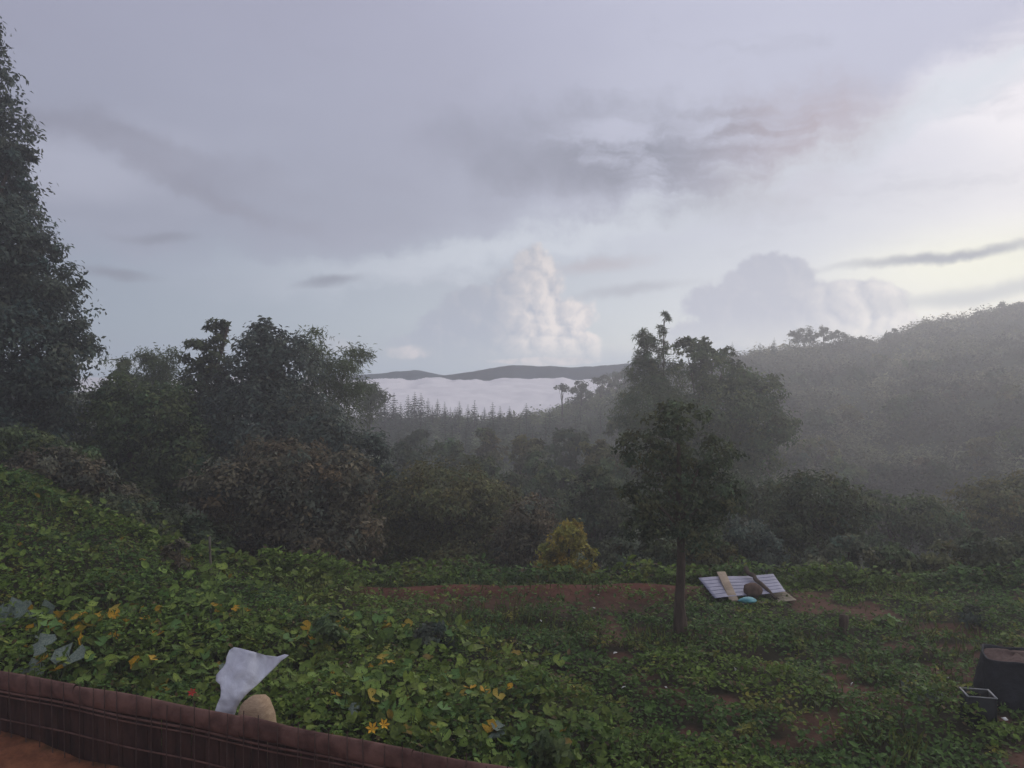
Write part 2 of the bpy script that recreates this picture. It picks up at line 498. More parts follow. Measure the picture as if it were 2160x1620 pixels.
# ------------------------------------------------------------------ leaf scattering
T_LEAF = (np.array([[0, 0, 0], [.45, .24, .07], [1, 0, -.05], [.45, -.24, .07]]), np.array([[0, 2, 1], [0, 3, 2]]))
T_NARROW = (np.array([[0, 0, 0], [.4, .09, .03], [1, 0, -.12], [.4, -.09, .03]]), np.array([[0, 2, 1], [0, 3, 2]]))
T_BROAD = (np.array([[0, 0, 0], [.22, .25, .05], [.62, .26, .06], [1, 0, -.08], [.62, -.26, .06], [.22, -.25, .05]]), np.array([[0, 3, 2], [0, 2, 1], [0, 5, 4], [0, 4, 3]]))
_k = 11
_a = np.linspace(.35, 2 * np.pi - .35, _k)
_r = .5 * (1 + .10 * np.cos(_a * 5)) 
T_ROUND = (np.concatenate([[[0, 0, -.07]], np.stack([-np.cos(_a) * _r, np.sin(_a) * _r, .04 + .05 * np.cos(_a * 5)], 1)]),
           np.array([[0, j, j + 1] for j in range(1, _k)] + [[0, _k, 1]])[:-1])


def unit(v): return v / np.maximum(np.linalg.norm(v, axis=1, keepdims=True), 1e-9)


def scatter(tpl, P, N, S, rg, col, tang=None):
    """place a template at points P with normals N (z of the template) and sizes S; returns V, F, C"""
    tv, tf = tpl; n = len(P)
    N = unit(N)
    t = rg.normal(size=(n, 3)) if tang is None else tang
    t = unit(t - N * np.sum(t * N, 1, keepdims=True)); bq = np.cross(N, t)
    V = P[:, None, :] + S[:, None, None] * (tv[None, :, 0:1] * t[:, None] + tv[None, :, 1:2] * bq[:, None] + tv[None, :, 2:3] * N[:, None])
    Fc = (tf[None] + (np.arange(n) * len(tv))[:, None, None]).reshape(-1, tf.shape[1])
    C = np.repeat(col, len(tv), axis=0)
    return V.reshape(-1, 3), Fc, C


def tube(pts, radii, seg=7):
    pts = np.asarray(pts, float); V = []; Fq = []
    d = np.gradient(pts, axis=0); d = unit(d)
    for k, (p, r) in enumerate(zip(pts, radii)):
        ref = np.array([1, 0, 0]) if abs(d[k][0]) < .8 else np.array([0, 1, 0])
        a = np.cross(d[k], ref); a /= np.linalg.norm(a); bb = np.cross(d[k], a)
        th = np.linspace(0, 2 * np.pi, seg, endpoint=False)
        V.append(p + r * (np.cos(th)[:, None] * a + np.sin(th)[:, None] * bb))
    n = len(pts); ii = np.arange(n * seg).reshape(n, seg)
    Fq = np.stack([ii[:-1], np.roll(ii[:-1], -1, 1), np.roll(ii[1:], -1, 1), ii[1:]], -1).reshape(-1, 4)
    return np.concatenate(V), Fq


def join(parts):
    V = []; Fs = []; o = 0
    for v, f in parts: V.append(v); Fs.append(f + o); o += len(v)
    return np.concatenate(V), np.concatenate(Fs)


def leaf_cloud(lobes, size, base, rg, tpl=T_LEAF, dens=1.0, clump=.30, var=.28, hue=.06, up=.7):
    """lobes: world ellipsoids (c, r). Leaves in clumps spread through them."""
    Vs, Fs, Cs = [], [], []; off = 0
    for c, r in lobes:
        rm = (r[0] * r[2]) ** .5
        nleaf = int(dens * 3.3 * math.pi * r[0] * r[2] * 2 / (size ** 2 * .3))
        ncl = max(6, int(nleaf / 42))
        d = unit(rg.normal(size=(ncl, 3)))
        rad = rg.uniform(.25, 1.0, size=(ncl, 1)) ** .45
        lump = 1 + .22 * (fbm(d[:, 0:1] * 2.2 + c[0], d[:, 2:3] * 2.2 + d[:, 1:2] * 1.3, int(abs(c[1] * 7)) % 97, 3) - .5) * 2
        cc = c + d * rad * r * lump * .92
        cr = rm * clump * rg.uniform(.5, 1.25, size=ncl)
        cb = 1 + var * rg.normal(size=(ncl, 1)) * .8
        ch = hue * rg.normal(size=(ncl, 1))
        k = rg.integers(0, ncl, size=nleaf)
        p = rg.normal(size=(nleaf, 3)) * np.array([1, 1, .62]) * .55
        P = cc[k] + p * cr[k][:, None]
        N = unit(P - c) * .8 + p * .5 + np.array([0, 0, up]) + rg.normal(size=(nleaf, 3)) * .55
        S = size * rg.uniform(.65, 1.35, size=nleaf)
        col = np.array(base) * np.clip(cb[k], .35, 2.0) * rg.uniform(.75, 1.25, size=(nleaf, 1))
        col = col * np.concatenate([1 + ch[k] * 1.6, np.ones((nleaf, 1)), 1 - ch[k]], 1)
        v, f, cl = scatter(tpl, P, N, S, rg, np.clip(col, .004, .9))
        Vs.append(v); Fs.append(f + off); Cs.append(cl); off += len(v)
    return np.concatenate(Vs), np.concatenate(Fs), np.concatenate(Cs)


G_DARK = (.090, .112, .054); G_MID = (.108, .142, .056); G_OLIVE = (.150, .150, .058); G_BROWN = (.140, .124, .078)
G_YEL = (.34, .28, .055); G_COOL = (.086, .110, .082); G_PALE = (.140, .165, .098)


def lobes_px(spec, Y, flat=.85):
    k = Y / F; out = []
    for j, s in enumerate(spec):
        px, py, rx, ry = s[:4]; dy = s[4] if len(s) > 4 else ((j * 37) % 7 - 3) * .12 * rx * k
        out.append((at(px, py, Y + dy), np.array([rx * k, max(rx, ry) * k * flat, ry * k])))
    return out


def tree(name, label, cat, base_px, Y, spec, col, leaf=None, tpl=T_LEAF, dens=1.0, trunk_r=.12, bark=BARK, seed=1, clump=.30, stems=1, group=None, var=.28, hue=.06, shrub=False):
    rg = np.random.default_rng(seed)
    B = gpt(base_px, 0, Y); B[2] -= .05
    root = thing(name, B, label, cat, group)
    L = lobes_px(spec, Y)
    s = leaf or max(.11, Y * .0062)
    parts = []
    for q in range(stems):
        off = np.array([0, 0, 0]) if stems == 1 else np.array([rg.uniform(-1, 1) * .35 * (L[0][1][0] + .5), rg.uniform(-.4, .4), 0])
        low = min(l[0][2] for l in L); hi = max(l[0][2] for l in L)
        topl = max(L, key=lambda l: l[0][2])[0] if q == 0 else L[q % len(L)][0]
        n = 7; tt = np.linspace(0, 1, n)[:, None]
        mid = np.array([B[0] + off[0], B[1] + off[1], B[2]])
        path = mid * (1 - tt) + topl * tt
        path[:, :2] = mid[:2] * (1 - tt ** 1.6) + topl[:2] * tt ** 1.6
        path += rg.normal(size=(n, 3)) * trunk_r * (.12 if name == 'field_tree' else .5) * np.array([1, 1, 0]) * (tt > 0)
        parts.append(tube(path - B, trunk_r * (1 - .8 * tt[:, 0]) * np.where(tt[:, 0] == 0, 1.45, 1.0), 8))
        for c, r in (L if q == 0 else []):
            f0 = rg.uniform(.3, .7); kx = int(f0 * (n - 1)); st = path[kx]
            if c[2] < st[2]: st = path[max(1, kx // 2)]
            if name == 'field_tree': st = path[3]
            t2 = np.linspace(0, 1, 5)[:, None]
            lp = st * (1 - t2) + c * t2; lp[:, 2] += np.sin(t2[:, 0] * np.pi) * .15 * np.linalg.norm(c - st)
            parts.append(tube(lp - B, trunk_r * .5 * (1 - .75 * t2[:, 0]) * max(.4, 1 - f0), 6))
    v, f = join(parts)
    mesh_np('stems' if shrub else 'trunk', v, f, bark, root, None, True)
    v, f, c = leaf_cloud(L, s, col, rg, tpl, dens, clump, var, hue)
    mesh_np('foliage' if shrub else 'crown', v - B, f, LEAF, root, c)
    return root


# ------------------------------------------------------------------ near and middle trees
tree('tall_tree', 'towering dark dense evergreen tree with ragged cone-shaped crown on the rising bank', 'tree', -70, 26,
     ((-75, 60, 75, 80), (-60, 170, 95, 100), (-45, 290, 112, 110), (-25, 390, 115, 100), (-40, 500, 150, 90), (55, 530, 80, 45), (-10, 620, 175, 110), (90, 600, 75, 60), (20, 730, 180, 110),
      (140, 715, 65, 55), (0, 850, 190, 110), (110, 810, 75, 60), (-20, 930, 170, 80), (25, 440, 65, 40), (30, 330, 38, 45)), G_COOL, .19, seed=11, trunk_r=.4, clump=.26)
tree('broadleaf_tree', 'big round-topped dark tree, the tallest crown of the grove left of the valley gap', 'tree', 570, 30,
     ((562, 735, 62, 60), (555, 700, 30, 28), (600, 790, 85, 85), (520, 820, 80, 75), (560, 900, 140, 100), (640, 900, 90, 90), (510, 1000, 130, 90), (640, 1020, 130, 100)), G_COOL, seed=12, trunk_r=.3)
tree('vine_draped_tree', 'narrow double-topped dark tree beside the big round crown', 'tree', 440, 31,
     ((418, 745, 30, 40), (455, 700, 26, 28), (462, 755, 34, 45), (435, 820, 62, 60), (420, 900, 80, 80), (470, 690, 18, 14), (430, 980, 100, 80)), G_DARK, seed=13, trunk_r=.25)
tree('thicket_tree', 'low spreading tree with brownish leaves and thin pale stems at the field edge', 'tree', 590, 21.5,
     ((470, 1030, 85, 70), (580, 1040, 100, 80), (690, 1040, 90, 80), (530, 1110, 120, 70), (660, 1130, 120, 80), (740, 1130, 70, 80), (600, 970, 110, 60), (740, 1010, 60, 70)), G_BROWN, .15, seed=14, trunk_r=.09, bark=BARK_PALE, stems=6, dens=.8)
tree('slope_tree', 'bushy dark green tree between the towering evergreen and the narrow double-topped tree', 'tree', 290, 28,
     ((250, 870, 75, 75), (340, 870, 75, 70), (210, 950, 80, 70), (310, 960, 100, 80), (390, 960, 70, 80), (300, 1040, 120, 60)), G_MID, seed=15, trunk_r=.18)
tree('bank_shrub', 'reddish brown shrub at the foot of the towering evergreen', 'shrub', 120, 21,
     ((90, 985, 80, 42), (170, 1000, 70, 46), (40, 995, 60, 30), (230, 1050, 70, 40)), G_BROWN, .13, seed=16, trunk_r=.05, stems=3, shrub=True)
tree('hedge_shrub', 'dark leafy shrub at the top of the squash slope below the bushy green tree', 'shrub', 300, 20,
     ((270, 1090, 80, 46), (360, 1120, 80, 46), (430, 1140, 60, 46), (200, 1070, 60, 35)), G_DARK, .13, seed=17, trunk_r=.05, stems=4, shrub=True)
tree('conical_tree', 'small pointed tree on the skyline next to the towering evergreen', 'tree', 265, 40,
     ((265, 790, 26, 30), (262, 772, 14, 16), (275, 820, 42, 35), (235, 830, 40, 25)), G_MID, seed=18, trunk_r=.15)
tree('round_bush_tree', 'rounded olive green tree in the hollow in front of the conifer slope', 'tree', 950, 26,
     ((945, 1040, 115, 60), (860, 1060, 80, 60), (1040, 1075, 80, 65), (900, 1120, 110, 70), (1000, 1140, 110, 70), (1060, 1150, 70, 60), (810, 1130, 70, 70), (950, 1190, 150, 50)), G_OLIVE, .15, seed=19, trunk_r=.2)
tree('yellow_tree', 'small yellow-green tree at the field edge behind the red soil bank', 'tree', 1195, 20,
     ((1205, 1120, 38, 32), (1180, 1150, 42, 36), (1215, 1165, 40, 36), (1170, 1190, 48, 36), (1225, 1205, 36, 28)), G_YEL, .12, seed=20, trunk_r=.06)
tree('brown_bush', 'brownish bush between the rounded olive tree and the yellow-green tree', 'shrub', 1110, 23,
     ((1120, 1090, 55, 50), (1090, 1150, 65, 55), (1140, 1170, 55, 45)), G_BROWN, .13, seed=21, trunk_r=.06, stems=3, shrub=True)
tree('field_edge_bush', 'grey-green bush between the yellow-green tree and the lone thin trunk', 'shrub', 1320, 20.5,
     ((1310, 1165, 42, 38), (1345, 1185, 45, 38), (1295, 1205, 45, 30)), G_PALE, .12, seed=22, trunk_r=.05, stems=3, shrub=True)
tree('field_tree', 'lone tree with a thin bare trunk standing in the weedy field', 'tree', 1437, 15.2,
     ((1430, 885, 66, 46), (1365, 950, 68, 50), (1490, 960, 75, 52), (1430, 1010, 100, 55), (1340, 1050, 60, 45), (1520, 1045, 65, 50), (1420, 1090, 100, 48), (1490, 1120, 70, 40), (1360, 1115, 55, 36)), G_DARK, .11, seed=23, trunk_r=.115, dens=.6, clump=.34)
tree('column_tree', 'tall narrow leafy tree topped by one bare-necked sprig above the skyline', 'tree', 1385, 44,
     ((1362, 712, 24, 26), (1372, 745, 34, 34), (1358, 785, 36, 40), (1403, 672, 10, 16), (1397, 700, 9, 18), (1398, 735, 10, 24), (1395, 800, 50, 50), (1380, 860, 90, 60)), G_MID, .26, tpl=T_NARROW, seed=24, trunk_r=.14, dens=1.6)
tree('feathery_tree', 'loose feathery tree spreading right of the tall narrow leafy tree', 'tree', 1490, 46,
     ((1445, 728, 26, 18), (1475, 722, 20, 14), (1505, 738, 26, 14), (1535, 742, 16, 9), (1460, 760, 44, 28), (1520, 790, 80, 45), (1590, 830, 70, 50), (1500, 860, 110, 60), (1600, 900, 90, 60), (1450, 900, 100, 70), (1540, 960, 120, 70), (1420, 980, 90, 70)), G_MID, .25, seed=25, trunk_r=.2, dens=.9)
tree('dark_round_tree', 'dense dark round tree behind the leaning roofing sheet', 'tree', 1715, 23.5,
     ((1715, 1040, 85, 52), (1660, 1090, 75, 60), (1775, 1095, 75, 60), (1715, 1140, 110, 65), (1640, 1170, 50, 60)), G_DARK, .14, seed=26, trunk_r=.16)
EB = 'bushes along the right edge of the field'
for j, (nm, lb, bx, Y, sp, cl) in enumerate((
        ('pale_leaf_bush', 'pale-leaved bush just right of the dense dark round tree', 1775, 20.3, ((1790, 1165, 55, 36), (1735, 1190, 50, 34), (1770, 1210, 60, 30)), G_PALE),
        ('pale_leaf_bush', 'rounded mid-green bush next to the pale-leaved bush', 1890, 20.2, ((1885, 1180, 52, 36), (1920, 1205, 50, 30), (1860, 1210, 45, 26)), G_MID),
        ('pale_leaf_bush', 'olive bush between the rounded mid-green bush and the wide dark bush', 1990, 20.1, ((1990, 1178, 46, 34), (1960, 1205, 46, 28), (2025, 1205, 40, 28)), G_OLIVE),
        ('wide_bush', 'wide dark bush beyond the black planting tub', 2100, 19.9, ((2080, 1170, 56, 44), (2150, 1175, 60, 50), (2110, 1210, 70, 34), (2200, 1200, 60, 40)), G_DARK))):
    tree(nm, lb, 'shrub', bx, Y, sp, cl, .13, seed=40 + j, trunk_r=.05, stems=4, shrub=True, group=EB, tpl=T_BROAD)
tree('hollow_tree', 'leafy green tree in the hollow beyond the pale-leaved bush', 'tree', 1930, 31,
     ((1930, 1085, 75, 48), (1880, 1120, 60, 45), (1985, 1115, 70, 50), (1840, 1060, 50, 40)), G_MID, seed=46, trunk_r=.14)
tree('hollow_tree', 'broad olive tree in the hollow beyond the wide dark bush', 'tree', 2100, 33,
     ((2090, 1060, 80, 48), (2160, 1040, 70, 50), (2050, 1110, 75, 48), (2140, 1120, 90, 50), (2230, 1080, 80, 70)), G_OLIVE, seed=47, trunk_r=.14)
tree('gap_tree', 'slim dark tree filling the gap left of the lone field tree', 'tree', 1250, 28,
     ((1255, 1020, 50, 48), (1290, 1080, 55, 55), (1230, 1090, 50, 55), (1270, 1140, 60, 50)), G_DARK, seed=48, trunk_r=.12)
tree('shade_tree', 'tree of deep green in the dark behind the thin pale stems', 'tree', 760, 27,
     ((760, 960, 65, 60), (790, 1040, 55, 70), (730, 1080, 80, 80), (790, 1150, 60, 70), (690, 930, 70, 60)), G_COOL, seed=49, trunk_r=.15)


for j, (lb, bx, Y, sp, cl) in enumerate((
        ('low dark bush at the foot of the lone field tree on the valley side', 1400, 20.6, ((1395, 1150, 50, 40), (1425, 1190, 55, 40), (1370, 1205, 50, 32)), G_DARK),
        ('olive bush between the lone field tree and the roofing sheet', 1490, 20.4, ((1480, 1135, 48, 44), (1510, 1180, 50, 44), (1455, 1195, 48, 38)), G_OLIVE),
        ('dark bush directly behind the roofing sheet', 1580, 20.8, ((1570, 1120, 52, 48), (1610, 1165, 52, 46), (1550, 1185, 56, 40)), G_COOL),
        ('low spreading bush behind the dark bush at the roofing sheet', 1540, 27, ((1540, 1050, 70, 55), (1620, 1060, 60, 55), (1480, 1075, 70, 55), (1400, 1080, 60, 50)), G_DARK))):
    tree('understory_bush', lb, 'shrub', bx, Y, sp, cl, .13 if Y < 25 else None, seed=140 + j, trunk_r=.05, stems=4, shrub=True, group='bushes behind the lone field tree')
tree('bank_shrub', 'leafy shrub on the bank directly under the towering evergreen', 'shrub', 20, 21.5,
     ((10, 925, 70, 36), (80, 940, 60, 32), (-50, 925, 70, 36), (150, 965, 60, 36)), G_MID, .13, seed=150, trunk_r=.05, stems=4, shrub=True)


rgv = np.random.default_rng(404)
for j, (px, Y, top, w) in enumerate(((800, 40, 965, 60), (850, 46, 930, 56), (905, 38, 985, 62), (955, 50, 925, 52), (1010, 42, 960, 60), (1060, 36, 1000, 62), (1100, 52, 915, 50), (1140, 44, 950, 56),
                                     (1185, 38, 990, 62), (1215, 54, 900, 54), (1265, 46, 930, 60), (1310, 40, 970, 60), (1330, 58, 870, 60), (880, 58, 905, 46), (1020, 60, 900, 46))):
    sp = tuple((px + rgv.uniform(-.55, .55) * w, top + w * (.55 + .5 * q) , w * rgv.uniform(.6, .85), w * rgv.uniform(.45, .62)) for q in range(4)) + ((px, top + w * .4, w * .5, w * .4),)
    tree('valley_tree', ('rounded mid-green', 'rounded dark green', 'rounded olive', 'rounded mid-green')[j % 4] + ' tree in the hazy hollow below the conifer skyline', 'tree', px, Y, sp, (G_MID, G_DARK, G_OLIVE, G_MID)[j % 4], seed=420 + j, trunk_r=.12, dens=.8, group='rounded trees in the valley hollow')
for j in range(34):
    px = 1600 + (j % 9) * 68 + rgv.uniform(-30, 30); Y = (52, 70, 92, 118)[j // 9] * rgv.uniform(.93, 1.07)
    gp = HY - F * (float(ground((px - CX) / F * Y, Y)) - CZ) / Y; w = rgv.uniform(1.3, 2.3) * F / Y
    sp = tuple((px + rgv.uniform(-.5, .5) * w, gp - w * rgv.uniform(.45, 1.1), w * rgv.uniform(.5, .75), w * rgv.uniform(.4, .6)) for q in range(4))
    tree('hillside_tree', ('dark green', 'olive', 'mid-green', 'dark green', 'brownish')[j % 5] + ' rounded tree standing out of the scrub on the hazy right hillside', 'tree', px, Y, sp, (G_DARK, G_OLIVE, G_MID, G_DARK, G_BROWN)[j % 5], seed=520 + j, trunk_r=.12, dens=.7, group='trees scattered on the right hillside')


def bamboo(label, base_px, Y, tips, seed, leaf=.24, col=G_MID):
    rg = np.random.default_rng(seed)
    B = gpt(base_px, 0, Y); root = thing('bamboo_clump', B, label, 'bamboo')
    Vs, Fs, Cs = [], [], []; off = 0
    for px, py, sp in tips:
        T = at(px, py, Y + rg.uniform(-1.5, 1.5)); t = np.linspace(0, 1, 12)[:, None]
        b0 = B + np.array([rg.uniform(-.5, .5), rg.uniform(-.4, .4), -.1])
        ctrl = np.array([b0[0] * .8 + T[0] * .2, b0[1], T[2] + .12 * (T[2] - B[2])])
        path = b0 * (1 - t) ** 2 + 2 * t * (1 - t) * ctrl + T * t ** 2
        v, f = tube(path - B, .05 * (1 - .85 * t[:, 0]), 6)
        mesh_np('culm', v, f, CULM, root, None, True)
        n = int(320 * sp)
        q = rg.uniform(.42, 1.0, size=n) ** .8; kk = np.clip((q * 11).astype(int), 0, 10); fr = (q * 11 - kk)[:, None]
        P = path[kk] * (1 - fr) + path[kk + 1] * fr
        P = P + rg.normal(size=(n, 3)) * np.array([.42, .42, .26]) * (1.25 - q[:, None] * .75) * sp ** .3
        N = np.array([0, 0, .8]) + rg.normal(size=(n, 3)) * .7
        tg = (T - B) * np.array([.35, .35, 0]) + np.array([0, 0, -.9]) + rg.normal(size=(n, 3)) * .8
        c = np.array(col) * rg.uniform(.6, 1.5, size=(n, 1))
        v, f, c = scatter(T_NARROW, P - B, N, leaf * rg.uniform(.7, 1.4, size=n), rg, c, tg)
        Vs.append(v); Fs.append(f + off); Cs.append(c); off += len(v)
    mesh_np('foliage', np.concatenate(Vs), np.concatenate(Fs), LEAF, root, np.concatenate(Cs))
    return root


bamboo('arching bamboo clump with feathery tips right of the big round-topped tree', 690, 34,
       ((655, 702, 1.0), (640, 735, 1.5), (776, 750, 1.6), (755, 745, 1.8), (735, 775, 2.2), (700, 770, 2.2), (680, 800, 2.5), (720, 820, 2.5), (760, 820, 1.8), (668, 745, 1.2)), 61)
bamboo('feathery bamboo clump on the skyline left of the narrow double-topped tree', 335, 37,
       ((300, 752, 2.0), (318, 760, 2.4), (345, 775, 2.4), (330, 800, 2.6), (365, 742, .6), (380, 752, .8), (290, 800, 2.2), (222, 762, .5), (355, 830, 2.4), (245, 790, .8)), 62)
bamboo('low bamboo sprays beside the conifer skyline', 775, 60,
       ((760, 812, 1.6), (785, 815, 1.4), (745, 830, 2.0), (800, 830, 1.6), (815, 838, 1.2), (772, 850, 2.0)), 63, .34)


# ------------------------------------------------------------------ conifers of the valley slope (shared meshes)
def conifer_mesh(seed, h=8.0, r=1.7):
    rg = np.random.default_rng(seed)
    Vs, Fs, Cs = [], [], []; off = 0
    tiers = 15; P = []; T = []; S = []
    for k in range(tiers):
        fz = .12 + .86 * (k / (tiers - 1)) ** .9; rr = r * (1 - fz) ** .75 * rg.uniform(.75, 1.2) + .12
        nb = int(13 - 6 * fz)
        for j in range(nb):
            a = 2 * np.pi * (j + rg.uniform(-.3, .3)) / nb + k
            for q in (.05, .38, .68):
                P.append((np.cos(a) * rr * q, np.sin(a) * rr * q, h * fz - .22 * rr * q + rg.normal() * .05)); T.append((np.cos(a), np.sin(a), -.22 + rg.normal() * .15)); S.append(rr * rg.uniform(.42, .62))
    P, T, S = np.array(P), np.array(T), np.array(S)
    c = np.array((.060, .090, .050)) * rg.uniform(.6, 1.5, size=(len(P), 1))
    N = np.array([0, 0, 1.0]) + rg.normal(size=(len(P), 3)) * .35
    return scatter(T_BROAD, P, N, S, rg, c, T)


def conifer_proto(seed):
    v, f, c = conifer_mesh(seed)
    crown = mesh_np('crown', v, f, LEAF_FAR, None, c).data
    tv, tf = tube(np.array([[0, 0, -.4], [.03, 0, 2.5], [0, .03, 5], [0, 0, 7.8]]), [.14, .11, .07, .02], 6)
    trunk = mesh_np('trunk', tv, tf, BARK).data
    for o in [o for o in bpy.data.objects if o.data in (crown, trunk)]: bpy.data.objects.remove(o)
    return crown, trunk


PROTO = [conifer_proto(s) for s in (1, 2, 3, 4)]
rg = np.random.default_rng(77)


def conifer(px, py_top, Y, label, group, ksc=1.0):
    x = (px - CX) / F * Y; gz = float(ground(x, Y)) - .1
    tz = CZ + (HY - py_top) / F * Y
    s = max(1.4, tz - gz) / 8.0
    o = thing('conifer', (x, Y, gz), label, 'tree', group)
    cr, tr = PROTO[int(rg.integers(0, 4))]
    for nm, me in (('trunk', tr), ('crown', cr)):
        c = link(nm, me, o)
    o.scale = (s * ksc, s * ksc, s); o.rotation_euler = (0, 0, rg.uniform(0, 6.28))
    return o


for px, py in ((802, 835), (812, 826), (831, 828), (861, 832), (875, 826), (888, 828), (903, 839), (923, 841), (938, 847), (950, 858), (969, 846), (987, 853), (1001, 844), (1039, 848), (1055, 856), (1022, 858), (845, 848), (1075, 856), (912, 855), (960, 858)):
    conifer(px, py, 104 + rg.uniform(-3, 3), 'slim tiered conifer tip standing against the white sea of cloud', 'conifers on the skyline of the valley gap', 1.0)
n_c = 0
for row, Y in enumerate(np.geomspace(60, 100, 8)):
    k = 7 + row // 2
    for j in range(k):
        px = 800 + (1290 - 800) * (j + .5) / k + rg.uniform(-18, 18)
        x = (px - CX) / F * Y; Yj = Y * rg.uniform(.97, 1.03)
        top = HY - F * (float(ground(x, Yj)) + rg.uniform(2.8, 4.4) - CZ) / Yj
        conifer(px, top, Yj, 'dark conifer in the plantation on the hazy valley slope', 'plantation conifers in the valley', 1.25)


# ------------------------------------------------------------------ skyline trees of the far ridge
def far_tree(label, px, Y, spec, col=G_DARK, seed=1, group=None, leaf=.40, **kw):
    return tree('ridge_tree', label, 'tree', px, Y, spec, col, leaf, seed=seed, trunk_r=.16, group=group, dens=.8, clump=.4, **kw)


far_tree('flat umbrella-topped tree alone above the sea of cloud', 1186, 110, ((1178, 818, 12, 5), (1192, 821, 13, 5), (1186, 812, 9, 4)), seed=71, leaf=.30)
far_tree('round dark tree on the ridge next to the flat umbrella-topped tree', 1226, 113, ((1226, 812, 13, 13), (1214, 824, 13, 12), (1240, 826, 14, 12), (1226, 838, 18, 10)), seed=72)
far_tree('twin-crowned ridge tree between the round dark tree and the tall narrow tree', 1265, 118, ((1256, 805, 10, 12), (1275, 802, 14, 13), (1290, 812, 16, 13), (1270, 824, 22, 12)), seed=73)
far_tree('tallest bushy tree of the ridge clump beside the tall narrow tree', 1310, 122, ((1305, 797, 18, 15), (1322, 787, 14, 16), (1330, 802, 18, 18), (1312, 818, 26, 14)), seed=74)
far_tree('broad flat-topped clump tree on the long right ridge', 1695, 148, ((1680, 706, 15, 12), (1700, 702, 18, 11), (1715, 710, 16, 9), (1690, 716, 26, 10)), seed=75)
far_tree('high-crowned tree rising above the ridge clump', 1738, 149, ((1738, 692, 9, 8), (1733, 702, 14, 8), (1748, 708, 14, 9)), seed=76)
far_tree('low rounded tree at the end of the ridge clump', 1770, 150, ((1768, 706, 15, 11), (1785, 715, 14, 9), (1815, 718, 22, 8)), seed=77)
far_tree('solitary bushy tree where the ridge begins to climb', 1882, 155, ((1884, 700, 9, 8), (1872, 708, 12, 8)), seed=78)
far_tree('small tree on the crest of the climbing ridge', 2110, 163, ((2112, 645, 10, 8), (2128, 650, 12, 8)), seed=79)
far_tree('bushy tree at the highest end of the climbing ridge', 2152, 164, ((2150, 648, 16, 11), (2175, 645, 18, 12)), seed=80)
for px, py in ((1545, 720), (1535, 728), (1633, 711), (1603, 722)):
    conifer(px, py, 142, 'tiny pointed conifer standing up from the long right ridge', 'pointed conifers on the right ridge', .9)

# the hillside scrub and wood: one mass nobody could count
rg = np.random.default_rng(5)
n = 9000
u = rg.uniform(-120, 2290, n); d = np.exp(rg.uniform(np.log(24), np.log(170), n))
keep = (d < np.interp(u, TU, TDR) * 1.03) & (d > 0)
u, d = u[keep], d[keep]
# crest row so that the skyline is closed
uc = rg.uniform(-120, 2290, 1100); dc = np.interp(uc, TU, TDR) * rg.uniform(.97, 1.005, 1100)
u = np.concatenate([u, uc]); d = np.concatenate([d, dc]); n = len(u)
x = (u - CX) / F * d; gz = ground(x, d)
R = (.45 + .0072 * d) * rg.uniform(.6, 1.45, n)
tn = fbm(x * .04, d * .04, 41); tn2 = fbm(x * .13, d * .09, 44, 3)
pal = np.array([G_DARK, G_MID, G_OLIVE, G_BROWN])
w = np.stack([sstep(.6, .3, tn) + .2, .5 + 0 * tn, sstep(.45, .7, tn), sstep(1300, 1750, u) * sstep(40, 80, d) * 1.3], 1) + rg.uniform(0, .35, (n, 4))
w = w ** 2; w /= w.sum(1, keepdims=True)
bc = (w @ pal) * (.30 + 1.5 * sstep(.25, .75, tn2))[:, None] * rg.uniform(.55, 1.45, (n, 1))
HV, HF, HC, hoff = [], [], [], 0
for sel, Kl, s0, s1 in ((d >= 60, 84, .20, .42), (d < 60, 140, .13, .30)):
    m_ = int(sel.sum()); Rs = R[sel]
    dd = unit(rg.normal(size=(m_ * Kl, 3))); dd[:, 2] = np.abs(dd[:, 2]) * 1.15 - .12
    rr = rg.uniform(.5, 1.05, (m_ * Kl, 1))
    C0 = np.stack([x[sel], d[sel], gz[sel]], 1).repeat(Kl, 0); R0 = Rs.repeat(Kl)[:, None]
    P = C0 + dd * rr * (1 + .18 * rg.normal(size=(m_ * Kl, 1))) * R0 * np.array([1, 1, 1.15])
    N = dd + np.array([0, 0, .5]) + rg.normal(size=(m_ * Kl, 3)) * .55
    v, f, c = scatter(T_LEAF, P, N, Rs.repeat(Kl) * rg.uniform(s0, s1, m_ * Kl), rg, np.clip(bc[sel].repeat(Kl, 0) * rg.uniform(.8, 1.2, (m_ * Kl, 1)), .004, .5))
    HV.append(v); HF.append(f + hoff); HC.append(c); hoff += len(v)
v, f, c = np.concatenate(HV), np.concatenate(HF), np.concatenate(HC)
o = mesh_np('hillside_wood', v, f, LEAF_FAR, None, c); o['kind'] = 'stuff'
tag(o, 'dense scrub and woodland covering the hazy hillsides of the valley', 'woodland')

# ------------------------------------------------------------------ field: weeds (uncountable) and squash vines
XB_Y = np.array([8, 10.8, 12.8, 15.4, 17.3, 19.]); XB_X = np.array([1.6, 1.35, .6, -1.3, -3.3, -5.2])


def squash_zone(x, y):
    xb = np.interp(y, XB_Y, XB_X) + (fbm(x * .8, y * .8, 51) - .5) * 1.4
    return sstep(.35, -.45, x - xb)


def mound(x, y):                      # height of the squash canopy
    return (.16 + .58 * fbm(x * .95, y * .95, 52)) * squash_zone(x, y)


def behind_fence(x, y):
    free = (x > -3.75) & (x < -2.65) & (y < 10.15)          # the gap the white sheet and the sack stand in
    return (y > fence_y(x) + .25) & ~free


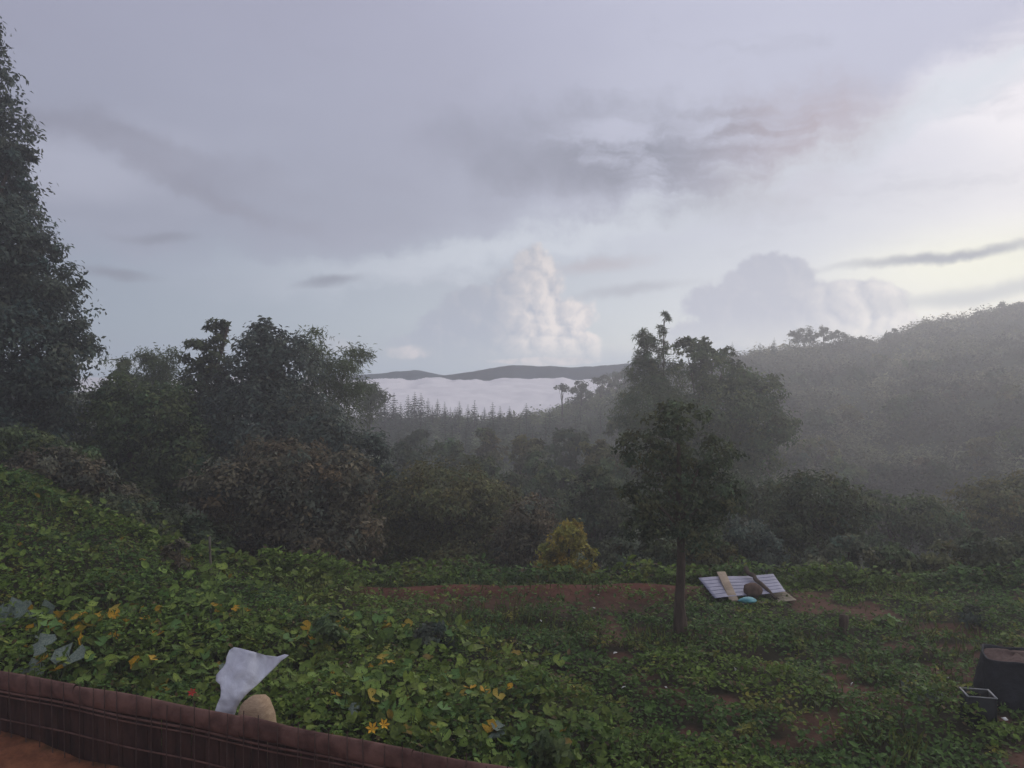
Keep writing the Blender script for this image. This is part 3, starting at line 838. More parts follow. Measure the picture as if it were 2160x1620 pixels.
rg = np.random.default_rng(9)
n = 150000
y = rg.uniform(7.2, 19.4, n); x = rg.uniform(-1, 1, n) * (.74 * y + 1.2)
hN = fbm(x * 1.1, y * 1.1, 55); nearsheet = (x > 3.2) & (x < 7.0) & (y > 15.4) & (y < 18.8)
hh = .04 + .30 * sstep(.38, .8, hN); hh = np.where(nearsheet, hh * .35, hh)
tall = np.where(nearsheet, 0, sstep(.60, .75, fbm(x * .7 + 7, y * .7, 57)) * .28)
sq = squash_zone(x, y)
bb = bare(x, y)
keep = (behind_fence(x, y) | (x > 1.0)) & (rg.uniform(size=n) < (1 - bb * .96)) & (rg.uniform(size=n) < (1 - sq * .30 * sstep(15.5, 13, y))) & (rg.uniform(size=n) < .45 + .75 * hN)
xb_ = rg.uniform(-24, -7, 30000); yb_ = rg.uniform(18.2, 27, 30000)
kb = xb_ < -.30 * yb_ - 1.5
hb = fbm(xb_ * 1.1, yb_ * 1.1, 55)
xe_ = rg.uniform(-6, 15, 16000); ye_ = rg.uniform(18.5, 21.2, 16000)                 # ragged weeds where the field drops away
xb_, yb_ = np.concatenate([xb_[kb], xe_]), np.concatenate([yb_[kb], ye_]); kb = np.ones(len(xb_), bool)
hb = fbm(xb_ * 1.1, yb_ * 1.1, 55) * np.where(xb_ > -6.01, 1.9, 1.0)
x, y, hh, hN, tall, sq = (np.concatenate([q_[keep], e_[kb]]) for q_, e_ in ((x, xb_), (y, yb_), (hh, .08 + .3 * hb), (hN, hb), (tall, hb * .15), (sq, hb * 0)))
keep = np.ones(len(x), bool)
x, y, hh, hN, tall, sq = x[keep], y[keep], hh[keep], hN[keep], tall[keep], sq[keep]; n = len(x)
gz = ground(x, y)
top = hh + tall * (1 - sq) + mound(x, y) * .80 * sstep(18.5, 14.5, y)
edge_up = 0.0 * x
P = np.stack([x, y, gz + top * rg.uniform(.25, 1.0, n) ** .6 + edge_up * rg.uniform(0, 1, n)], 1)
N = np.array([0, -.1, 1.0]) + rg.normal(size=(n, 3)) * .42
cn = fbm(x * .55, y * .55, 58); cn2 = fbm(x * 2.5, y * 2.5, 59)
ca, cb_, cc_ = np.array((.118, .182, .030)), np.array((.078, .142, .034)), np.array((.20, .190, .035))
k1 = sstep(.35, .65, cn)[:, None]; k2 = sstep(.60, .85, cn2)[:, None]
col = (ca * k1 + cb_ * (1 - k1)) * (1 - k2) + cc_ * k2
col = col * rg.uniform(.55, 1.5, (n, 1))
dry = rg.uniform(size=n) < .05; col[dry] = np.array((.14, .10, .05)) * rg.uniform(.6, 1.2, (dry.sum(), 1))
S = rg.uniform(.045, .105, n) * np.where(y > 18.4, 1.7, 1.0) * np.where(rg.uniform(size=n) < .06, 1.6, 1.0)
v, f, c = scatter(T_BROAD, P, N, S, rg, col)
o = mesh_np('weeds', v, f, LEAF, None, c); o['kind'] = 'stuff'
tag(o, 'low tangle of green weeds covering the field', 'weeds')
# grass blades
n = 26000
y = rg.uniform(7.2, 18.8, n); x = rg.uniform(-1, 1, n) * (.74 * y + 1.2)
gm = fbm(x * .6 + 20, y * .6, 63)
keep = (behind_fence(x, y) | (x > 1.0)) & (gm > .52) & ~((x > 3.2) & (x < 7.0) & (y > 15.2)) & (rg.uniform(size=n) < 1 - bare(x, y) * .9)
x, y = x[keep], y[keep]; n = len(x)
P = np.stack([x, y, ground(x, y)], 1)
tg = np.array([0, 0, 1.0]) + rg.normal(size=(n, 3)) * .38
N = rg.normal(size=(n, 3)) * np.array([1, 1, .3])
col = np.array((.125, .15, .04)) * rg.uniform(.5, 1.4, (n, 1))
v, f, c = scatter((T_NARROW[0] * np.array([1, .45, 1]), T_NARROW[1]), P, N, rg.uniform(.10, .34, n), rg, col, tg)
o = mesh_np('grass', v, f, LEAF, None, c); o['kind'] = 'stuff'
tag(o, 'thin grass blades among the weeds of the field', 'grass')

# squash leaves: plants with individual leaves, the rest as one mass
SQ = np.array((.128, .186, .038))


def squash_leaf_mesh(name, colr, seed):
    rg = np.random.default_rng(seed)
    tv, tf = T_ROUND; tv = tv.copy(); tv[1:, 2] += rg.normal(size=_k) * .075; tv[1:, :2] *= rg.uniform(.78, 1.15, (_k, 1))
    c = np.array(colr) * np.concatenate([[[1.5]], rg.uniform(.85, 1.1, (_k, 1))])
    o = mesh_np(name, tv, tf, LEAF, None, c, True); me = o.data; bpy.data.objects.remove(o); return me


LM = {'g': [squash_leaf_mesh('leaf', SQ * s * np.array(h), 90 + q) for q, (s, h) in enumerate(((1, (1, 1, 1)), (.7, (.9, 1, 1.1)), (1.35, (1.1, 1, .9)), (1.1, (.8, 1, 1.4)), (1.5, (1, 1, 1.1))))],
      'y': [squash_leaf_mesh('leaf', c, 99 + q) for q, c in enumerate(((.42, .26, .03), (.32, .24, .04), (.50, .28, .025)))],
      'p': [squash_leaf_mesh('leaf', c, 104 + q) for q, c in enumerate(((.19, .23, .19), (.15, .19, .15)))]}
FL_M = plain_mat('petal', (.60, .30, .02), (.75, .42, .03), 20)
FL_RED = plain_mat('red_petal', (.45, .03, .03), (.6, .05, .04), 20)


def flower_mesh(nm, mat, r):
    V = [[0, 0, 0]]; Fs = []
    for j in range(6):
        a = j / 6 * 2 * math.pi
        for da, rr, z in ((-.38, .6, .5), (0, 1.0, .62), (.38, .6, .5)):
            V.append([math.cos(a + da) * rr * r, math.sin(a + da) * rr * r, z * r])
        b0 = 1 + 3 * j; Fs += [[0, b0, b0 + 1], [0, b0 + 1, b0 + 2]]
    o = mesh_np(nm, np.array(V), np.array(Fs), mat); me = o.data; bpy.data.objects.remove(o); return me


FLOWER = flower_mesh('flower', FL_M, .065); FLOWER_R = flower_mesh('flower', FL_RED, .06)


def place_leaf(me, root, B, P, N, s, rg):
    from mathutils import Vector, Quaternion
    o = link('leaf', me, root)
    q = Vector(N).to_track_quat('Z', 'Y') @ Quaternion((0, 0, 1), rg.uniform(0, 6.28))
    o.rotation_mode = 'QUATERNION'; o.rotation_quaternion = q; o.location = P - B; o.scale = (s, s, s)
    return o


def squash_plant(label, px, py, rad, nleaf, seed, mix=(.95, .05, 0), flowers=(), zadd=0.0, smin=.12, smax=.24):
    rg = np.random.default_rng(seed)
    # where the sight line meets the canopy
    for Y in np.arange(19, 8, -.05):
        pt = at(px, py, Y)
        if pt[2] > ground(pt[0], Y) + .35 * 1: break
    B = np.array([pt[0], Y, float(ground(pt[0], Y))])
    root = thing('squash_vine', B, label, 'squash plant', 'squash vines sprawling over the slope')
    parts = []
    for j in range(nleaf):
        a, r = rg.uniform(0, 6.28), rad * rg.uniform(0, 1) ** .6
        xx, yy = B[0] + math.cos(a) * r * 1.25, B[1] + math.sin(a) * r * .85
        if not behind_fence(np.float64(xx), np.float64(yy)): yy = max(fence_y(xx) + .3, 10.2 if -3.75 < xx < -2.65 else 0) + rg.uniform(0, .4)
        g0 = float(ground(xx, yy)); h = float(mound(xx, yy)) + .12 + zadd
        P = np.array([xx, yy, g0 + h * rg.uniform(.55, 1.08)])
        N = np.array([0, -.18, 1]) + rg.normal(size=3) * .42
        kind = rg.choice(['g', 'y', 'p'], p=np.array(mix) / sum(mix))
        place_leaf(LM[kind][int(rg.integers(0, len(LM[kind])))], root, B, P, N, rg.uniform(smin, smax), rg)
        st = np.array([xx + rg.normal() * .1, yy + rg.normal() * .1, g0])
        parts.append(tube(np.array([st, (st + P) / 2 + rg.normal(size=3) * .03, P]) - B, [.010, .008, .006], 4))
    v, f = join(parts); mesh_np('stalks', v, f, STEM, root)['kind'] = 'stuff'
    for fx, fy in flowers:
        for Y2 in np.arange(19, 8, -.03):
            p2 = at(fx, fy, Y2)
            if p2[2] > ground(p2[0], Y2) + mound(p2[0], Y2) + .28: break
        o = link('flower', FLOWER, root); o.location = p2 - B; o.rotation_euler = (.7 + rg.normal() * .2, rg.normal() * .3, rg.uniform(0, 6)); s = rg.uniform(1.0, 1.4); o.scale = (s, s, s)
    return root


GR = (.95, .03, .02)
SPOTS = [('squash vine with a patch of bright yellow leaves on the left slope', 230, 1320, 1.0, 60, (.62, .38, 0), ((265, 1312),)),
         ('squash vine with yellowing leaves beside the big grey-green leaf', 130, 1335, .8, 50, (.78, .20, .02), ()),
         ('squash vine with a few yellow leaves higher up the left slope', 450, 1290, .9, 50, (.88, .12, 0), ((520, 1290),)),
         ('squash vine with curled yellow leaves right of the white sheet', 660, 1360, .7, 46, (.82, .18, 0), ((655, 1350),)),
         ('squash vine behind the brown fence left of the white sheet', 330, 1410, .9, 60, GR, ()),
         ('squash vine spreading over the fence corner at the big leaf', 90, 1400, .9, 56, GR, ()),
         ('dark green squash vine directly behind the white sheet', 540, 1350, .8, 56, GR, ()),
         ('squash vine with two bright yellow flowers behind the fence', 800, 1510, .8, 60, GR, ((785, 1538), (808, 1530))),
         ('light green squash vine right of the pale sack', 740, 1440, .9, 64, (.93, .07, 0), ()),
         ('squash vine at the tall edge of the patch facing the weedy field', 1000, 1450, .9, 60, (.9, .1, 0), ()),
         ('squash vine with broad leaves next to the low end of the fence', 1040, 1560, .7, 50, GR, ()),
         ('squash vine on the upper part of the patch toward the red bank', 820, 1330, 1.0, 60, (.94, .06, 0), ())]
for j, (lb, px, py, rad, nl, mix, fl) in enumerate(SPOTS):
    squash_plant(lb, px, py, rad, nl, 200 + j, mix, fl)
rg = np.random.default_rng(19)
n = 12000
y = rg.uniform(8, 18.8, n); x = rg.uniform(-13.5, 2.0, n)
z_ = squash_zone(x, y)
keep = behind_fence(x, y) & (rg.uniform(size=n) < z_ * (1 - .75 * sstep(14.2, 17, y + .15 * (-x - 5)))) & (x > -.75 * y - 1)
x, y = x[keep], y[keep]; n = len(x)
P = np.stack([x, y, ground(x, y) + (mound(x, y) + .10) * rg.uniform(.35, 1.0, n)], 1)
cn = fbm(x * .9, y * .9, 66)
col = SQ * (.45 + 1.25 * cn)[:, None] * rg.uniform(.6, 1.35, (n, 1)) * np.stack([.8 + .5 * fbm(x * .5, y * .5, 67), np.ones(n), np.ones(n)], 1)
yel = rg.uniform(size=n) <   .012 + .12 * sstep(.66, .8, fbm(x * 1.2, y * 1.2, 68)); col[yel] = np.array((.24, .17, .025)) * rg.uniform(.6, 1.2, (yel.sum(), 1))
SV, SF3, SC, so = [], [], [], 0
sel_ = rg.integers(0, 4, n)
for q_ in range(4):
    if q_ < 2:
        tv = T_ROUND[0].copy(); tv[1:, 2] += rg.normal(size=_k) * .09; tv[1:, :2] *= rg.uniform(.75, 1.2, (_k, 1)); tp = (tv, T_ROUND[1])
    else: tp = (T_BROAD[0] * np.array([1.25, 1.15 + .3 * (q_ - 2), 1.8]), T_BROAD[1])
    m_ = sel_ == q_; k_ = int(m_.sum())
    v, f, c = scatter(tp, P[m_], np.array([0, -.15, 1]) + rg.normal(size=(k_, 3)) * .5, .05 + .17 * rg.uniform(0, 1, k_) ** 1.6, rg, col[m_])
    SV.append(v); SF3.append(f + so); SC.append(c); so += len(v)
v, f, c = np.concatenate(SV), np.concatenate(SF3), np.concatenate(SC)
o = mesh_np('squash_foliage', v, f, LEAF, None, c, True); o['kind'] = 'stuff'
tag(o, 'mass of smaller squash leaves filling the patch behind the fence', 'squash leaves')


# ------------------------------------------------------------------ broad-leaved single plants
def leaf_plant(name, label, px, py, Y, nl, s, kind, seed, cat='plant', tplc=None, h=.5):
    rg = np.random.default_rng(seed)
    x = (px - CX) / F * Y; B = np.array([x, Y, float(ground(x, Y))])
    zt = at(px, py, Y)[2]
    root = thing(name, B, label, cat)
    parts = []
    for j in range(nl):
        a = 6.28 * j / nl + rg.uniform(-.4, .4); el = rg.uniform(.3, 1.0)
        P = np.array([math.cos(a) * s * .75 * (1.15 - el * .6), math.sin(a) * s * .6 * (1.15 - el * .6), max(.15, (zt - B[2])) * el])
        N = np.array([math.cos(a) * .35, math.sin(a) * .3 - (.55 if kind == 'p' else .25), 1]) + rg.normal(size=3) * .15
        place_leaf(LM[kind][int(rg.integers(0, len(LM[kind])))], root, np.zeros(3), P, N, s * rg.uniform(.7, 1.1), rg)
        parts.append(tube(np.array([[0, 0, 0], P * np.array([.4, .4, .6]), P]), [.014, .012, .008], 5))
    for v, f in parts: mesh_np('stalk', v, f, STEM, root)
    return root


leaf_plant('big_leaf_plant', 'plant with big pale grey-green leaves at the left end of the squash patch', 35, 1285, 13.2, 5, .62, 'p', 301)
leaf_plant('big_leaf_plant', 'drooping pale grey-green leaf plant close behind the fence', 105, 1365, 11.9, 3, .5, 'p', 302)
leaf_plant('broad_leaf_plant', 'low plant with broad shiny leaves left of the pale-rimmed crate', 1945, 1455, 12.4, 9, .30, 'p', 303)
leaf_plant('young_plant', 'young leafy plant beside the thin wooden stake', 452, 1190, 16.6, 7, .36, 'g', 304)
leaf_plant('young_plant', 'young broad-leaved plant standing near the dark stump', 1870, 1300, 15.6, 7, .26, 'g', 305)
leaf_plant('young_plant', 'young broad-leaved plant beside the soil path', 1180, 1405, 13.6, 6, .22, 'g', 306)


def dark_bush(label, px, ptop, Y, w, seed, col=G_MID):
    k = Y / F; bz = HY + (CZ - float(ground((px - CX) * k, Y))) / k
    hpx = max(bz - ptop, 40); ptop = bz - hpx
    return tree('leafy_shrub', label, 'shrub', px, Y, ((px, ptop + hpx * .35, w, hpx * .34), (px - w * .3, ptop + hpx * .62, w * .9, hpx * .3), (px + w * .35, ptop + hpx * .65, w * .8, hpx * .28)), col, .10, seed=seed, trunk_r=.02, stems=3, shrub=True, tpl=T_BROAD, dens=.7)


dark_bush('dark upright shrub growing out of the squash patch', 690, 1290, 13.6, 34, 311)
dark_bush('wide dark shrub at the top edge of the squash patch', 915, 1310, 14.2, 44, 312, G_COOL)
dark_bush('dark shrub at the low right end of the brown fence', 1165, 1500, 9.6, 38, 313)
dark_bush('small dark shrub in the weeds below the roofing sheet', 1660, 1325, 14.6, 28, 314)
dark_bush('low dark shrub in the weeds beyond the black planting tub', 2060, 1300, 15.6, 36, 315, G_COOL)
dark_bush('brown-tipped shrub beside the thin wooden stake', 370, 1140, 17.0, 30, 316, G_BROWN)
# red flower on its own stem behind the fence
Bf = gpt(405, 0, 10.3)
rf = thing('red_flower', Bf, 'single small red flower behind the fence left of the white sheet', 'flower')
pz = at(406, 1462, 10.3) - Bf
v, f = tube(np.array([[0, 0, 0], pz * .5 + np.array([.02, 0, 0]), pz]), [.008, .007, .005], 5); mesh_np('stem', v, f, STEM, rf)
o = link('bloom', FLOWER_R, rf); o.location = pz; o.rotation_euler = (.8, .1, 0)


# ------------------------------------------------------------------ solid objects
def box_v(c, ax, ay, az_):
    V = np.array([[sx, sy, sz] for sx in (-.5, .5) for sy in (-.5, .5) for sz in (-.5, .5)])
    M = np.stack([ax, ay, az_]); Fq = np.array([[0, 1, 3, 2], [4, 6, 7, 5], [0, 4, 5, 1], [2, 3, 7, 6], [0, 2, 6, 4], [1, 5, 7, 3]])
    return V @ M + c, Fq


def bevel(o, w=.006, seg=2):
    m = o.modifiers.new('bevel', 'BEVEL'); m.width = w; m.segments = seg; m.limit_method = 'ANGLE'


# brown fence: round top rail, dark vertical boards, wire mesh
FP0, FP1 = np.array([-10.6, fence_y(-10.6)]), np.array([2.6, fence_y(2.6)])
fd = np.append((FP1 - FP0) / np.linalg.norm(FP1 - FP0), 0); fn = np.array([fd[1], -fd[0], 0]); flen = float(np.linalg.norm(FP1 - FP0)); upv = np.array([0, 0, 1.])
RAIL = plain_mat('rail_wood', (.075, .034, .026), (.19, .098, .074), 5, .85, .25, (1, 1, 1), .9, .02)
BOARD = plain_mat('board_wood', (.028, .013, .010), (.075, .036, .026), 6, .9, .2, (1, 1, .35), .9, .015)
WIRE = plain_mat('rusty_wire', (.05, .028, .022), (.10, .055, .042), 20, .7, .4)
FB = np.array([FP0[0], FP0[1], -.06])
fence = thing('board_fence', FB, 'low reddish brown board fence with rounded top rail and wire mesh', 'fence')
ztop = .93


def fp(s, z, out=0.0): return fd * s + fn * out + upv * (z + .06)


nb = 0; s = 0; bw = .235
rgF = np.random.default_rng(88)
while s < flen - bw:
    w_ = bw * rgF.uniform(.9, 1.08); zt = .80 + rgF.uniform(-.02, .02); th = .024; zb = -.16
    c = fp(s + w_ / 2, (zt + zb) / 2, .0 + rgF.uniform(-.006, .006))
    tl = rgF.normal() * .01
    v, f = box_v(c, (fd + upv * tl) * (w_ - .012), fn * th, upv * (zt - zb))
    o = mesh_np('board', v, f, BOARD, fence); bevel(o, .005, 1)
    s += w_
# top rail in lengths, half-round
s = 0
while s < flen:
    ln = min(2.6 + rgF.uniform(-.3, .3), flen - s); tt = np.linspace(0, 1, 12)[:, None]
    pts = np.array([fp(s + ln * q - .01, ztop - .13 + .012 * math.sin(q * 5 + s), .02) for q in tt[:, 0]])
    v, f = tube(pts, .125 + .008 * np.sin(tt[:, 0] * 9 + s), 14)
    f = np.concatenate([f])
    # flatten sideways so that it reads as a thick rounded plank
    rel = v - np.repeat(pts, 14, 0); dn = rel @ fn; v = v - np.outer(dn * .55, fn)
    mesh_np('top_rail', v, f, RAIL, fence, None, True)
    s += ln
for zz, rr in ((.66, .016), (.60, .012), (.28, .012)):
    pts = np.array([fp(q * flen, zz + .01 * math.sin(q * 40), .035 + rr) for q in np.linspace(0, 1, 60)])
    v, f = tube(pts, np.full(60, rr), 6); mesh_np('rail', v, f, RAIL, fence, None, True)
s = .1
while s < flen:
    top = ztop + rgF.uniform(-.01, .10); ln = fd * rgF.normal() * .02
    pts = np.array([fp(s, -.1, .085), fp(s, .4, .09) + ln * .5, fp(s, ztop - .1, .095) + ln, fp(s, top, .09) + ln])
    v, f = tube(pts, np.full(4, .0065), 5); mesh_np('mesh_wire', v, f, WIRE, fence, None, True)
    s += .24 + rgF.uniform(-.03, .03)

# white sheet hanging on the vines behind the fence
OUT = [(493, 1365), (505, 1367), (517, 1370), (540, 1376), (561, 1383), (585, 1385), (600, 1380), (609, 1382), (593, 1394), (577, 1410), (561, 1426), (542, 1445), (529, 1456), (517, 1468), (507, 1480), (500, 1493), (494, 1512), (490, 1548), (492, 1612),
       (440, 1612), (446, 1548), (450, 1512), (458, 1485), (465, 1470), (466, 1456), (464, 1444), (455, 1436), (456, 1424), (464, 1414), (471, 1407), (476, 1398), (478, 1385), (484, 1372)]


def sheet_pt(px, py):
    Y = 9.95 + max(0, 1500 - py) * .0022 + .42 * (float(fbm(np.float64(px * .016), np.float64(py * .009 + px * .006), 71, 3)) - .5) + .10 * abs(float(fbm(np.float64(px * .05 + py * .02), np.float64(py * .035), 73, 3)) - .5)
    return at(px, py, Y)


import bmesh
from mathutils.geometry import delaunay_2d_cdt
from mathutils import Vector
ring = OUT
pts2 = [Vector((a, -b_)) for a, b_ in ring]
def inside(px, py):
    c = False; j = len(ring) - 1
    for i_ in range(len(ring)):
        xi, yi = ring[i_]; xj, yj = ring[j]
        if (yi > py) != (yj > py) and px < (xj - xi) * (py - yi) / (yj - yi) + xi: c = not c
        j = i_
    return c
grid = [(a, b_) for a in range(448, 610, 7) for b_ in range(1366, 1612, 7) if inside(a, b_) and min(math.hypot(a - q[0], b_ - q[1]) for q in ring) > 4.5]
allp = pts2 + [Vector((a, -b_)) for a, b_ in grid]
r = delaunay_2d_cdt(allp, [(k, (k + 1) % len(ring)) for k in range(len(ring))], [], 1, 1e-4)
V = np.array([sheet_pt(q.x, -q.y) for q in r[0]]); B = np.array([V[:, 0].mean(), V[:, 1].mean(), V[:, 2].min()])
WHITE = plain_mat('white_plastic', (.50, .50, .54), (.72, .72, .76), 5.0, .55, .4, (1, 1, 1), .5, .03)
o = mesh_np('white_sheet', V - B, np.array([list(q) for q in r[2]]), WHITE, None, None, True); o.location = B
m = o.modifiers.new('thickness', 'SOLIDIFY'); m.thickness = .006
tag(o, 'creased white plastic sheet hanging up among the vines behind the brown fence', 'plastic sheet')


def lumpy(name, B, R, mat, label, cat, seed, sub=3, amp=.12, boxy=2.0, parent=None):
    bm = bmesh.new(); bmesh.ops.create_icosphere(bm, subdivisions=sub, radius=1.0)
    co = np.array([v.co for v in bm.verts]); co = co / (np.abs(co) ** boxy).sum(1, keepdims=True) ** (1 / boxy)
    d = 1 + amp * (fbm(co[:, 0] * 1.7 + seed, co[:, 1] * 1.7 + co[:, 2] * 2.1, seed, 3) - .5) * 2
    co = co * d[:, None] * np.array(R); co[:, 2] = np.maximum(co[:, 2], -R[2] * .9)
    fs = np.array([[v.index for v in f.verts] for f in bm.faces]); bm.free()
    co[:, 2] += R[2] * .9
    o = mesh_np(name, co, fs, mat, parent, None, True); o.location = B
    if parent is None: tag(o, label, cat)
    return o


TAN = plain_mat('tan_sackcloth', (.30, .20, .12), (.46, .33, .21), 22, .9, .2, (1, 1, 3), .6, .01)
TB = gpt(540, 0, 9.75)
zt = at(540, 1468, 9.75)[2]
lumpy('pale_sack', TB, (.24, .20, (zt - TB[2]) / 1.9), TAN, 'pale tan sack standing behind the fence under the white sheet', 'sack', 5, 3, .10, 2.6)

# roofing sheets with things on them
STEEL = plain_mat('ribbed_steel', (.20, .20, .27), (.30, .29, .37), 4, .5, .5, (1, 1, 1), .15, .01)
TANB = plain_mat('tan_sheet', (.20, .165, .11), (.32, .27, .19), 6, .8, .3)
YS0, YS1 = 18.15, 17.15


def rib_sheet(name, TL, TR, BR, BL, mat, label, nr=6, amp=.03):
    TL, TR, BR, BL = map(np.array, (TL, TR, BR, BL))
    nv = nr * 12 + 1; nu = 24; V = []
    nrm = np.cross(TR - TL, BL - TL); nrm = nrm / np.linalg.norm(nrm); nrm = nrm if nrm[2] > 0 else -nrm
    for a in np.linspace(0, 1, nv):
        ph = (a * nr) % 1; h = -1.3 * amp * (1 - sstep(.03, .075, min(ph, 1 - ph))) * (0 < a < 1)
        for b_ in np.linspace(0, 1, nu):
            p = (TL * (1 - b_) + TR * b_) * (1 - a) + (BL * (1 - b_) + BR * b_) * a
            V.append(p + nrm * (h * 1.6 + .012 * math.sin(b_ * 7) + .02))
    V = np.array(V); ii = np.arange(nv * nu).reshape(nv, nu)
    f = np.stack([ii[:-1, :-1], ii[:-1, 1:], ii[1:, 1:], ii[1:, :-1]], -1).reshape(-1, 4)
    B = V.min(0); o = mesh_np(name, V - B, f, mat); o.location = B
    m = o.modifiers.new('thickness', 'SOLIDIFY'); m.thickness = .004
    return tag(o, label, 'roofing sheet'), nrm


_, NS = rib_sheet('roofing_sheet', at(1473, 1221, YS0), at(1631, 1213, YS0), at(1657, 1250, YS1 + .1), at(1508, 1264, YS1), STEEL, 'grey-violet ribbed metal roofing sheet leaning at the field edge')
rib_sheet('tan_roofing_sheet', at(1560, 1236, YS0 - .1) - NS * .06, at(1655, 1244, YS0 - .5) - NS * .06, at(1681, 1264, YS1 - .1) - NS * .05, at(1520, 1276, YS1 - .2) - NS * .05, TANB, 'dull tan ribbed sheet lying under the grey-violet roofing sheet', 4)


def plank(name, a, b_, w, th, mat, label, cat):
    a, b_ = np.array(a), np.array(b_); d = b_ - a; L = np.linalg.norm(d); d = d / L
    side = np.cross(d, NS); side /= np.linalg.norm(side)
    v, f = box_v((a + b_) / 2, d * L, side * w, NS * th)
    B = v.min(0); o = mesh_np(name, v - B, f, mat); o.location = B; bevel(o, .004, 1)
    return tag(o, label, cat)


PLANK = plain_mat('raw_plank', (.30, .23, .16), (.48, .38, .27), 5, .85, .2, (1, 1, 6), .4, .006)
plank('wooden_plank', at(1521, 1213, YS0 + .05) + NS * .07, at(1549, 1274, YS1 - .12) + NS * .07, .19, .035, PLANK, 'pale sawn wooden plank lying across the ribbed roofing sheet', 'plank')
LA, LB = at(1570, 1206, YS0 + .1) + NS * .10, at(1637, 1268, YS1 - .05) + NS * .05
t = np.linspace(0, 1, 12)[:, None]; pts = LA * (1 - t) + LB * t; pts += np.random.default_rng(3).normal(size=(12, 3)) * .012
LBs = pts.min(0)
v, f = tube(pts - LBs, .055 - .02 * t[:, 0], 9)
o = mesh_np('log', v, f, BARK, None, None, True); o.location = LBs; tag(o, 'dark crooked log lying across the right half of the roofing sheet', 'log')
BROWN = plain_mat('brown_sackcloth', (.075, .045, .032), (.16, .10, .07), 12, .9, .2)
sb = at(1588, 1259, YS1 + .15); lumpy('brown_sack', sb + NS * .02, (.20, .17, .15), BROWN, 'dark brown bundle lying between the plank and the log', 'sack', 8, 3, .16, 2.4)
TURQ = plain_mat('turquoise_plastic', (.05, .24, .27), (.10, .36, .38), 9, .45, .5)
sb = at(1576, 1273, YS1 - .3); lumpy('turquoise_bag', sb, (.20, .14, .075), TURQ, 'crumpled turquoise plastic bag at the lower end of the plank', 'bag', 12, 3, .3, 1.6)

# dark stump and stake
SB = gpt(1777, 0, 15.2)
tt = np.linspace(0, 1, 6)[:, None]
v, f = tube(np.array([0, 0, -.1]) * (1 - tt) + np.array([.03, 0, at(1777, 1298, 15.2)[2] - SB[2]]) * tt, .11 - .03 * tt[:, 0] + .01 * np.sin(tt[:, 0] * 9), 9)
v = np.vstack([v, v[-9:].mean(0) + np.array([0, 0, .02])]); k0 = len(v) - 1
f = [f, np.array([[k0 - 9 + j, k0 - 9 + (j + 1) % 9, k0] for j in range(9)])]
o = mesh_np('stump', v, f, BARK, None, None, True); o.location = SB; tag(o, 'short dark tree stump standing in the weeds', 'stump')
SB = gpt(443, 0, 17.3)
v, f = tube(np.array([[0, 0, -.1], [.01, 0, .3], [-.01, 0, at(443, 1132, 17.3)[2] - SB[2]]]), [.03, .028, .022], 7)
o = mesh_np('stake', v, f, BARK_PALE, None, None, True); o.location = SB; tag(o, 'thin pale wooden stake at the top of the squash slope', 'stake')

# black planting tub with soil, and the crate in front of it
TUB = plain_mat('black_fabric', (.010, .011, .015), (.022, .024, .032), 8, .8, .3, (1, 1, 1), .8, .03)
TS = plain_mat('tub_soil', (.09, .06, .05), (.17, .115, .095), 14, .95, .1, (1, 1, 1), .9, .03)
Yt = 12.1; Bt = gpt(2142, 0, Yt); Bt[2] -= .05
Ht = at(2148, 1404, Yt - .45)[2] - Bt[2] 
tub = thing('planting_tub', Bt, 'big round black fabric tub filled with brown soil', 'planting tub')
th = np.linspace(0, 2 * np.pi, 48, endpoint=False); rows = []
prof = [(0.48, 0), (.53, .12), (.535, .3), (.50, .55), (.465, .8), (.455, .95), (.465, 1.0), (.44, 1.0), (.435, .9), (.435, .8)]
for r_, z in prof:
    rr_ = r_ * (1 + .055 * np.sin(th * 5 + z * 4) * (1 - z * .4) + .02 * np.sin(th * 11 + z * 9))
    rows.append(np.stack([np.cos(th) * rr_, np.sin(th) * rr_, z * Ht + .03 * np.sin(th * 3 + 1) * z], 1))
V = np.concatenate(rows); ii = np.arange(len(V)).reshape(len(prof), 48)
f = np.stack([ii[:-1], np.roll(ii[:-1], -1, 1), np.roll(ii[1:], -1, 1), ii[1:]], -1).reshape(-1, 4)
mesh_np('wall', V, f, TUB, tub, None, True)
rows = []
for q in np.linspace(0, 1, 9):
    rr_ = .441 * q; rows.append(np.stack([np.cos(th) * rr_, np.sin(th) * rr_, Ht * .93 + .07 * (1 - q * q) + .03 * np.sin(th * 3 + 1) + (fbm(np.cos(th) * q * 4, np.sin(th) * q * 4, 4) - .5) * .05], 1))
V = np.concatenate(rows); ii = np.arange(len(V)).reshape(9, 48)
f = np.stack([ii[:-1], np.roll(ii[:-1], -1, 1), np.roll(ii[1:], -1, 1), ii[1:]], -1).reshape(-1, 4)
mesh_np('soil', V, f, TS, tub, None, True)

